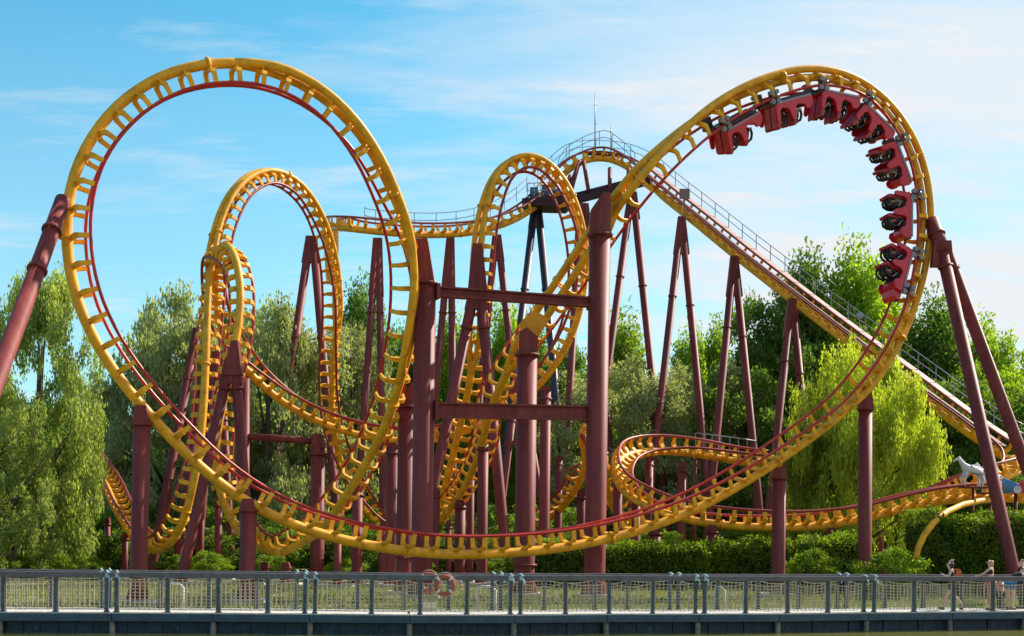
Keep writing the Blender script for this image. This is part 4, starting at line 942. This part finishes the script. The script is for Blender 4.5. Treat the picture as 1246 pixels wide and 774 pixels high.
# lawn blades and reeds just behind the boardwalk
n = 26000
X = nrg.uniform(-22, 24, n); Yy = nrg.uniform(42.5, 66, n)
Pp = np.stack([X, Yy, np.full(n, GZ + .06)], 1); keep = Yy > np.interp(X, [q.x for q in shore], [q.y for q in shore]) + .15
Pp = Pp[keep]; n = len(Pp)
o = link('grass', leaves_mesh('grass', Pp, np.stack([nrg.normal(0, .35, n), nrg.normal(0, .35, n), np.ones(n)], 1), nrg.uniform(.12, .30, n), leaf_mat('leaf_grass', (.09, .115, .018), (.25, .25, .065), .4), .18)); tag(o, 'yellow-green lawn grass behind the boardwalk', 'grass', kind='stuff')

# ------------------------------------------------------------------ boardwalk
fp = [-232, -172, -112, -58, 5, 69, 131, 143, 205, 267, 327, 372, 384, 453, 512, 569, 622, 634, 689, 742, 795, 847, 858, 908, 959, 1008, 1052, 1064, 1113, 1161, 1209, 1256, 1304, 1352, 1400, 1448]
bp_ = [-240, -180, -118, -58, -2, 62, 124, 134, 196, 255, 313, 362, 373, 436, 492, 547, 600, 610, 663, 714, 765, 816, 826, 874, 923, 972, 1020, 1030, 1077, 1124, 1171, 1218, 1264, 1310, 1356, 1404]
root = thing('boardwalk', 'long low boardwalk on the water with pale planks and dark blue skirting', 'boardwalk', deck_pt(623, W / 2, 0))
def strip(name, pxs, y0, y1, z0, z1, m, root):
    q = MB(); vs = []
    for px in pxs: vs += [deck_pt(px, y0, z0), deck_pt(px, y1, z0), deck_pt(px, y1, z1), deck_pt(px, y0, z1)]
    n = len(pxs); fs = [(0, 1, 2, 3)[::-1], tuple(4 * (n - 1) + j for j in range(4))]
    for i in range(n - 1):
        for j in range(4): a = 4 * i + j; b_ = 4 * i + (j + 1) % 4; fs.append((a, b_, b_ + 4, a + 4))
    q.add(vs, fs); return link(name, q.mesh(name, m), root)
segs = [-250, -112, 0, 137, 260, 378, 500, 628, 740, 852, 950, 1058, 1160, 1250, 1350, 1480]
# planks across the walk: too narrow to pick out, one part of real boards
q = MB(); x = -250.0
while x < 1480:
    g_ = 5.6; a, b_ = deck_pt(x, .02, DZ), deck_pt(x + g_ - .35, .02, DZ); c, d = deck_pt(x + g_ - .35, W, DZ), deck_pt(x, W, DZ)
    dz_ = rng.uniform(-.004, .004); lo = Vector((0, 0, -.04)); up_ = Vector((0, 0, dz_))
    q.add([a + lo, b_ + lo, c + lo, d + lo, a + up_, b_ + up_, c + up_, d + up_], [(3, 2, 1, 0), (4, 5, 6, 7), (0, 1, 5, 4), (1, 2, 6, 5), (2, 3, 7, 6), (3, 0, 4, 7)]); x += g_
tag(link('deck_planks', q.mesh('deck_planks', DECK), root), kind='stuff')
for a, b_ in zip(segs, segs[1:]):
    strip('edge_beam', [a + .4, b_ - .4], 0, .14, DZ - .25, DZ - .045, BLUEB, root)
    strip('joist', [a + .4, b_ - .4], W - .2, W - .05, DZ - .25, DZ - .045, BLUEB, root)
x = -250.0; k = 0
pm = {}
while x < 1470:
    w_ = 21.5 * rng.uniform(.95, 1.05)
    strip('skirt_board', [x + .5, x + w_ - .5], .25 + .03 * (k % 2), .33 + .03 * (k % 2), -.15, DZ - .27, BLUED, root); x += w_; k += 1
q = MB(); q.tube([(0, 0, -.6), (0, 0, DZ - .26)], .085, 8); pile = q.mesh('pile', mat('weathered_pile', (.20, .17, .13), .9, var=.4, scale=7))
for px in segs[1:-1]: link('pile', pile, root, Matrix.Translation(deck_pt(px, .12, 0)))
q = MB(); q.tube([(0, -.02, 0), (0, .02, 0)], .05, 8); knob = q.mesh('mooring_ring', BLUEB)
for px in range(-200, 1400, 83): link('mooring_ring', knob, root, Matrix.Translation(deck_pt(px + rng.uniform(-6, 6), .235, .12)))
POSTM = mat('blue_grey_post', (.065, .085, .11), .6, var=.35, scale=5)
RAILM = mat('grey_top_rail', (.115, .11, .12), .7, var=.25, scale=5, dirt=(.15, .13, .12))
def deck_px(px, back):
    q = px
    for _ in range(5):
        v = deck_pt(q, back); q += px - (v.x * F / v.y + HX)
    return q
def deck_at(px, back, z=DZ): return deck_pt(deck_px(px, back), back, z)
def railing(label, pxs, back, hh, npost, rope_r):
    c = deck_pt(623, back, DZ); root = thing('railing', label, 'railing', c)
    q = MB(); q.box((0, 0, hh / 2), (.10, .10, hh)); q.box((0, 0, .02), (.15, .14, .04)); pme = q.mesh('post', POSTM)
    pxs = [deck_px(p, back) for p in pxs]
    for px in pxs: link('post', pme, root, Matrix.Translation(deck_pt(px, back)) @ Matrix.Rotation(R(rng.uniform(-.7, .7)), 4, 'Y') @ Matrix.Rotation(R(rng.uniform(-6, 6)), 4, 'Z'))
    for a, b_ in zip(pxs, pxs[1:]):
        if b_ - a < 20: continue
        strip('top_rail', [a - 5.5, b_ + 5.5 if (b_ + 14) not in pxs else b_ + 3], back - .08, back + .08, DZ + hh, DZ + hh + .15, RAILM, root) if False else None
    # top rail in lengths from joint to joint
    js = [pxs[0]] + [p for i, p in enumerate(pxs[:-1]) if pxs[i + 1] - p < 20] + [pxs[-1]]
    for a, b_ in zip(js, js[1:]):
        mids = [a] + [p for p in pxs if a + 15 < p < b_ - 1] + [b_ + 12]
        if a != js[0]: mids[0] = a + 12.4
        strip('top_rail', mids, back - .09, back + .09, DZ + hh, DZ + hh + .15, RAILM, root)
    # nets
    for a, b_ in zip(pxs, pxs[1:]):
        if b_ - a < 20: continue
        A_, B_ = deck_pt(a + 3, back), deck_pt(b_ - 3, back); q = MB(); L = (B_ - A_).length; n = max(4, int(L / .13))
        d = (B_ - A_).normalized(); sg = rng.uniform(.03, .11)
        for i in range(n + 1):
            t = i / n; p = A_.lerp(B_, t); w_ = d * rng.uniform(-.015, .015)
            q.bar(p + zz * .06, p + w_ + zz * (hh - .05 - sg * 4 * t * (1 - t)), rope_r * (1.5 if i % 2 == 0 else .9), rope_r)
        for j in range(9):
            h = .07 + j * (hh - .15) / 8; top_ = j / 8
            pp = [A_.lerp(B_, t) + zz * (h - sg * top_ * 4 * t * (1 - t) + rng.uniform(-.006, .006)) for t in np.linspace(0, 1, 9)]
            for u, v_ in zip(pp, pp[1:]): q.bar(u, v_, rope_r * .7, rope_r * (.7 if j < 8 else 1.5))
        link('rope_net', q.mesh('rope_net', ROPE), root)
    # pale blue rope wound over the paired posts
    q = MB()
    for z in (.02, .055, .09, .125): q.tube([(math.cos(a) * .085, math.sin(a) * .09, z) for a in np.linspace(0, 6.2, 9)], .022, 5, closed=False)
    q.tube([(.08, -.11, .13), (.03, -.12, .17), (0, -.02, .19), (-.03, .1, .17)], .025, 5); q.tube([(.07, -.12, .05), (.11, -.14, -.05), (.09, -.13, -.15)], .02, 5)
    wrap = q.mesh('rope_wrap', PALEB)
    for i, px in enumerate(pxs):
        if (i + 1 < len(pxs) and pxs[i + 1] - px < 20) or (i and px - pxs[i - 1] < 20): link('rope_wrap', wrap, root, Matrix.Translation(deck_pt(px, back, DZ + hh)))
    return root
railing('front railing of the boardwalk with rope nets between blue-grey posts', fp, .12, .98, 0, .018)
railing('rear railing of the boardwalk on the lawn side', bp_, W - .12, .98, 0, .016)
# lifebuoys
def lifebuoy(px, py, back, label, tilt):
    q = MB(); q.tube([(math.cos(a) * .25, 0, math.sin(a) * .25) for a in np.linspace(0, 2 * math.pi, 25)[:-1]], .062, 10, closed=True)
    Y = deck_pt(px, back).y; M = Matrix.Translation(P(px, py, Y)) @ Matrix.Rotation(R(tilt), 4, 'Z')
    root = thing('lifebuoy', label, 'lifebuoy', None, M=M)
    link('ring', q.mesh('ring', ORG), root, M)
    for k in range(4):
        a = math.pi / 4 + k * math.pi / 2; q = MB(); q.tube([(math.cos(a + e) * .25, 0, math.sin(a + e) * .25) for e in (-.13, 0, .13)], .066, 10); link('band', q.mesh('band', WHITE), root, M)
    q = MB()
    for k in range(4):
        a0 = math.pi / 4 + k * math.pi / 2; q.tube([(math.cos(a0 + e * math.pi / 2) * (.32 + .05 * math.sin(e * math.pi)), -.03, math.sin(a0 + e * math.pi / 2) * (.32 + .05 * math.sin(e * math.pi))) for e in np.linspace(0, 1, 7)], .012, 5)
    link('grab_line', q.mesh('grab_line', ROPE), root, M)
lifebuoy(541, 712, -.06, 'bright orange lifebuoy hanging on the front of the railing', 4)
lifebuoy(522, 709, .30, 'faded lifebuoy hanging behind the rail, left of the bright one', 18)
q = MB(); q.box((0, 0, .11), (.42, .3, .22)); q.box((0, 0, .235), (.46, .34, .03))
M = Matrix.Translation(deck_at(524, W - .5, DZ)); root = thing('storage_box', 'small pale box on the deck below the lifebuoys', 'box', None, M=M); link('box_body', q.mesh('box_body', mat('cream_plastic', (.62, .57, .42), .6)), root, M)
# low steel frames on the lawn behind the boardwalk
for k, (px, w_, lab) in enumerate(((213, 20, 'pale pipe frame on the lawn behind the railing at left'), (592, 22, 'white low pipe frame on the lawn right of the lifebuoys'), (876, 12, 'pale pipe stub on the lawn right of centre'))):
    Y = deck_pt(px, W + 1.5).y; a = P(px - w_ / 2, 700, Y); b_ = P(px + w_ / 2, 700, Y); a.z = b_.z = GZ + .95; q = MB()
    q.tube([(a.x, a.y, GZ), (a.x, a.y, a.z - .12), (a.x + .12, a.y, a.z), (b_.x - .12, b_.y, b_.z), (b_.x, b_.y, b_.z - .12), (b_.x, b_.y, GZ)], .045, 8)
    o = link('pipe_frame', q.mesh('pipe_frame', WHITE)); tag(o, lab, 'pipe frame')

# ------------------------------------------------------------------ people on the boardwalk
def cl(n, c): return mat(n, c, .85, var=.1, scale=20)
def stand(px, back, yaw, pose, name='person'):
    J = {k: V(v) for k, v in pose.items()}; base = deck_at(px, back)
    J['face'] = V(pose.get('face', (0, 1, 0)))
    M = Matrix.Translation(base) @ Matrix.Rotation(yaw, 4, 'Z'); return J, M
def std(h=1.65, arms=None, legs=None, lean=0.0):
    s = h / 1.7
    J = dict(pelvis=(0, 0, .93), belly=(0, .02 + lean * .3, 1.08), chest=(0, lean * .8, 1.29), neck=(0, lean, 1.44), chin=(0, .03 + lean * 1.2, 1.51), head=(0, .03 + lean * 1.3, 1.585), crown=(0, lean * 1.3, 1.66), face=(0, 1, 0))
    for n_, t in (('L', -1), ('R', 1)):
        J.update({'sh' + n_: (t * .17, lean, 1.38), 'el' + n_: (t * .22, -.02 + lean, 1.10), 'wr' + n_: (t * .22, .08 + lean, .88), 'pa' + n_: (t * .215, .11 + lean, .80),
                  'hip' + n_: (t * .09, 0, .88), 'kn' + n_: (t * .10, .02, .49), 'an' + n_: (t * .10, -.02, .09), 'to' + n_: (t * .11, .12, .035)})
    for d in (arms or {}), (legs or {}): J.update(d)
    return {k: ((v[0] * s, v[1] * s, v[2] * s) if k != 'face' else v) for k, v in J.items()}
def person(px, back, yaw, pose, label, hair, hl, clothes, feet, extra=None):
    J, M = stand(px, back, yaw, pose); root = thing('person', label, 'person', None, 'people on the boardwalk', M=M)
    link('body', body('body', J), root, M); link('hair', head_cap(J, hair, hl), root, M)
    for nm, ch, mm in clothes: link(nm, garment(J, ch, mm, nm), root, M)
    for s in 'LR':
        a, t = J['an' + s], J['to' + s]; q = MB(); d = (t - a); d.z = 0; q.tube([(a.x - d.x * .3, a.y - d.y * .3, .035 + min(a.z, t.z + .05) - .04 if a.z > .2 else .04), (t.x, t.y, t.z + .0), (t.x + d.x * .4, t.y + d.y * .4, t.z)], [.045, .048, .03], 8); link('shoe', q.mesh('shoe', feet), root, M)
    if extra: extra(J, M, root)
    return root
TOP = [('belly', 'chest', (.125, .095), (.155, .11)), ('chest', 'shL', (.155, .11), .058), ('chest', 'shR', (.155, .11), .058)]
SHORT = lambda J_: [('pelvis', 'hipL', (.15, .115), .105), ('hipL', 'thL', .105, .085), ('pelvis', 'hipR', (.15, .115), .105), ('hipR', 'thR', .105, .085)]
def addth(p, k=.55):
    for s in 'LR':
        a, b_ = V(p['hip' + s]), V(p['kn' + s]); p['th' + s] = tuple(a.lerp(b_, k))
    return p
black = cl('top_black', (.015, .015, .018)); brown = cl('shorts_brown', (.12, .06, .045)); pink = cl('trousers_pink', (.62, .16, .19)); blue = cl('shorts_blue', (.02, .22, .52)); shoe = cl('shoe_dark', (.03, .03, .035))
walk = addth(std(1.62, arms=dict(elR=(.20, .16, 1.52), wrR=(.10, .10, 1.70), paR=(.03, .02, 1.72), elL=(-.2, .14, 1.17), wrL=(-.12, .30, 1.20), paL=(-.09, .36, 1.24)),
            legs=dict(knL=(-.09, .20, .50), anL=(-.09, .30, .10), toL=(-.09, .42, .06), knR=(.09, -.06, .50), anR=(.09, -.34, .17), toR=(.09, -.26, .045)), lean=.06))
def bag(J, M, root):
    q = MB(); q.prism([(-.12, .95), (-.26, .97), (-.29, 1.15), (-.25, 1.33), (-.14, 1.37), (-.1, 1.2)], -.13, .13); q.bar((-.1, -.12, 1.34), (-.1, .1, 1.32), .04); q.bar((.1, -.12, 1.34), (.1, .1, 1.32), .04); me = q.mesh('backpack', cl('bag_orange', (.55, .13, .04)))
    o = link('backpack', me, None, M); tag(o, 'small orange backpack worn by the walking woman', 'backpack')
person(1160, .9, R(75), walk, 'woman walking with an arm raised over her head, dark top and brown shorts', HAIR, .12, [('top', TOP, black), ('shorts', SHORT(0), brown)], shoe, bag)
lady = addth(std(1.70, arms=dict(elL=(-.24, .20, 1.22), wrL=(-.22, .42, 1.12), paL=(-.21, .50, 1.10), elR=(.22, .02, 1.12), wrR=(.24, .16, .98), paR=(.24, .2, .92)), lean=.03), .95)
person(1207, .75, R(62), lady, 'woman with long blond hair in black top and pink trousers, hand on the rail', BLOND, .36,
       [('top', TOP, black), ('trousers', SHORT(0) + [('thL', 'anL', .085, .075), ('thR', 'anR', .085, .075)], pink)], shoe)
lean_ = std(1.66, arms=dict(shL=(-.18, .42, 1.22), shR=(.18, .42, 1.22), elL=(-.30, .52, 1.02), elR=(.30, .52, 1.02), wrL=(-.2, .66, 1.10), wrR=(.2, .66, 1.10), paL=(-.15, .72, 1.12), paR=(.15, .72, 1.12)))
lean_.update({k: tuple(c * 1.66 / 1.7 for c in v) for k, v in dict(belly=(0, .10, 1.05), chest=(0, .33, 1.20), neck=(0, .48, 1.28), chin=(0, .56, 1.31), head=(0, .60, 1.37), crown=(0, .60, 1.46)).items()})
addth(lean_)
person(1230, .8, R(-62), lean_, 'person bending to the right in bright blue shorts and black top', HAIR, 0, [('top', TOP, black), ('shorts', SHORT(0), blue)], shoe)
kid = addth(std(1.05), .9)
person(1218, 1.5, R(-150), kid, 'small child in a patterned red shirt standing behind the rail', HAIR, 0, [('shirt', TOP, mat('kid_red', (.5, .06, .1), .8, var=.6, scale=30)), ('trousers', SHORT(0) + [('thL', 'anL', .085, .06), ('thR', 'anR', .085, .06)], cl('kid_navy', (.03, .03, .06)))], shoe)
p4 = addth(std(1.72, arms=dict(elR=(.22, .15, 1.2), wrR=(.1, .22, 1.42), paR=(.06, .2, 1.5))), .95)
person(1245, 1.2, R(30), p4, 'person in dark shirt and dark trousers at the right edge', HAIR, 0, [('shirt', TOP + [('shL', 'elL', .06, .05)], black), ('trousers', SHORT(0) + [('thL', 'anL', .09, .07), ('thR', 'anR', .09, .07)], cl('trousers_dark', (.03, .035, .05)))], shoe)

# ------------------------------------------------------------------ catwalk of the low turn, horses and chariot
root = thing('catwalk', 'short grey catwalk with handrail beside the low banked turn', 'catwalk', P(875, 560, 82))
pp = [P(x, y, 81.5) for x, y in ((846, 547), (870, 550), (895, 553), (920, 557))]
q = MB()
for a, b_ in zip(pp, pp[1:]): q.bar(a, b_, .7, .06)
link('deck', q.mesh('deck', PINKG), root)
for h in (.5, 1.0): q = MB(); q.tube([p + zz * h for p in pp], .035, 6); link('handrail', q.mesh('handrail', GREY), root)
q = MB(); q.bar((0, 0, 0), (0, 0, 1), .05); me = q.mesh('handrail_post', GREY)
for t in np.linspace(0, 2.99, 8): i = int(t); link('handrail_post', me, root, Matrix.Translation(pp[i].lerp(pp[i + 1], t - i)))
for p in (pp[0], pp[3]): q = MB(); q.tube([p, (p.x, p.y, GZ)], .1, 8); link('post', q.mesh('post', MAR), root)
hw = mat('horse_white', (.68, .66, .66), .6, var=.12, scale=6)
HJ = [(0, 0, 1.05, .24), (-.45, 0, 1.12, .23), (.42, 0, 1.0, .25), (-.72, 0, 1.38, .15), (-.92, 0, 1.66, .10), (-1.12, 0, 1.62, .075), (-1.32, 0, 1.46, .05), (-.9, 0, 1.82, .03),
      (-.52, .14, .72, .09), (-.78, .15, .5, .055), (-.66, .15, .2, .04), (-.50, -.14, .70, .09), (-.62, -.15, .38, .055), (-.6, -.15, .05, .045),
      (.5, .15, .66, .12), (.42, .16, .38, .06), (.58, .16, .05, .045), (.46, -.15, .66, .12), (.62, -.16, .38, .06), (.5, -.16, .05, .045), (.68, 0, 1.05, .06), (.86, 0, .7, .05)]
HE = [(0, 1), (0, 2), (1, 3), (3, 4), (4, 5), (5, 6), (4, 7), (1, 8), (8, 9), (9, 10), (1, 11), (11, 12), (12, 13), (2, 14), (14, 15), (15, 16), (2, 17), (17, 18), (18, 19), (2, 20), (20, 21)]
hb = skinned('body', HJ, HE, hw)
mane = skinned('mane', [(-.55, 0, 1.42, .06), (-.75, 0, 1.62, .06), (-.9, 0, 1.78, .05)], [(0, 1), (1, 2)], mat('mane_grey', (.45, .44, .44), .7))
for px, py, Y, sc_, lab in ((1184, 593, 68.0, .85, 'front white horse figure beyond the forked strut'), (1205, 600, 69.3, .85, 'white horse figure behind the front horse, beside the chariot')):
    M = Matrix.Translation(P(px, py, Y)) @ Matrix.Rotation(R(12), 4, 'Z') @ Matrix.Scale(sc_, 4)
    r2 = thing('horse_figure', lab, 'horse figure', None, M=M); link('body', hb, r2, M); link('mane', mane, r2, M)
    q = MB(); q.box((0, 0, -.02), (1.5, .7, .1)); q.tube([(0, 0, -.05), (0, 0, (GZ - M.translation.z) / sc_)], .08, 8); link('stand', q.mesh('stand', MAR), r2, M)
M = Matrix.Translation(P(1236, 602, 68.0)) @ Matrix.Scale(.8, 4); root = thing('chariot_car', 'rounded blue and white ride chariot with red seat at the right edge', 'ride car', None, M=M)
q = MB()
for a0, a1, r0 in ((90, 270, .75),):
    n = 10; vs = []; fs = []
    for i in range(n + 1):
        a = R(a0 + (a1 - a0) * i / n); hgt = .55 + .45 * math.sin(math.pi * i / n)
        for rr_ in (r0, r0 - .07): vs += [(math.cos(a) * rr_, math.sin(a) * rr_, .1), (math.cos(a) * rr_ * 1.1, math.sin(a) * rr_ * 1.1, hgt)]
    for i in range(n):
        o_ = 4 * i; fs += [(o_, o_ + 4, o_ + 5, o_ + 1), (o_ + 2, o_ + 3, o_ + 7, o_ + 6), (o_ + 1, o_ + 5, o_ + 7, o_ + 3), (o_, o_ + 2, o_ + 6, o_ + 4)]
    q.add(vs, fs, True)
link('shell', q.mesh('shell', mat('chariot_blue', (.10, .30, .55), .4)), root, M)
q = MB(); q.box((.1, 0, .3), (.9, 1.1, .4)); q.box((.5, 0, .6), (.15, 1.1, .6)); link('seat', q.mesh('seat', CARR), root, M)
q = MB(); q.tube([(0, -.06, 0), (0, .06, 0)], .24, 14); me = q.mesh('wheel', WHITE); [link('wheel', me, root, M @ Matrix.Translation((-.2, y_, .28))) for y_ in (-.8, .8)]
q = MB(); q.tube([(0, 0, .1), (0, 0, GZ - M.translation.z)], .12, 8); link('stand', q.mesh('stand', MAR), root, M)
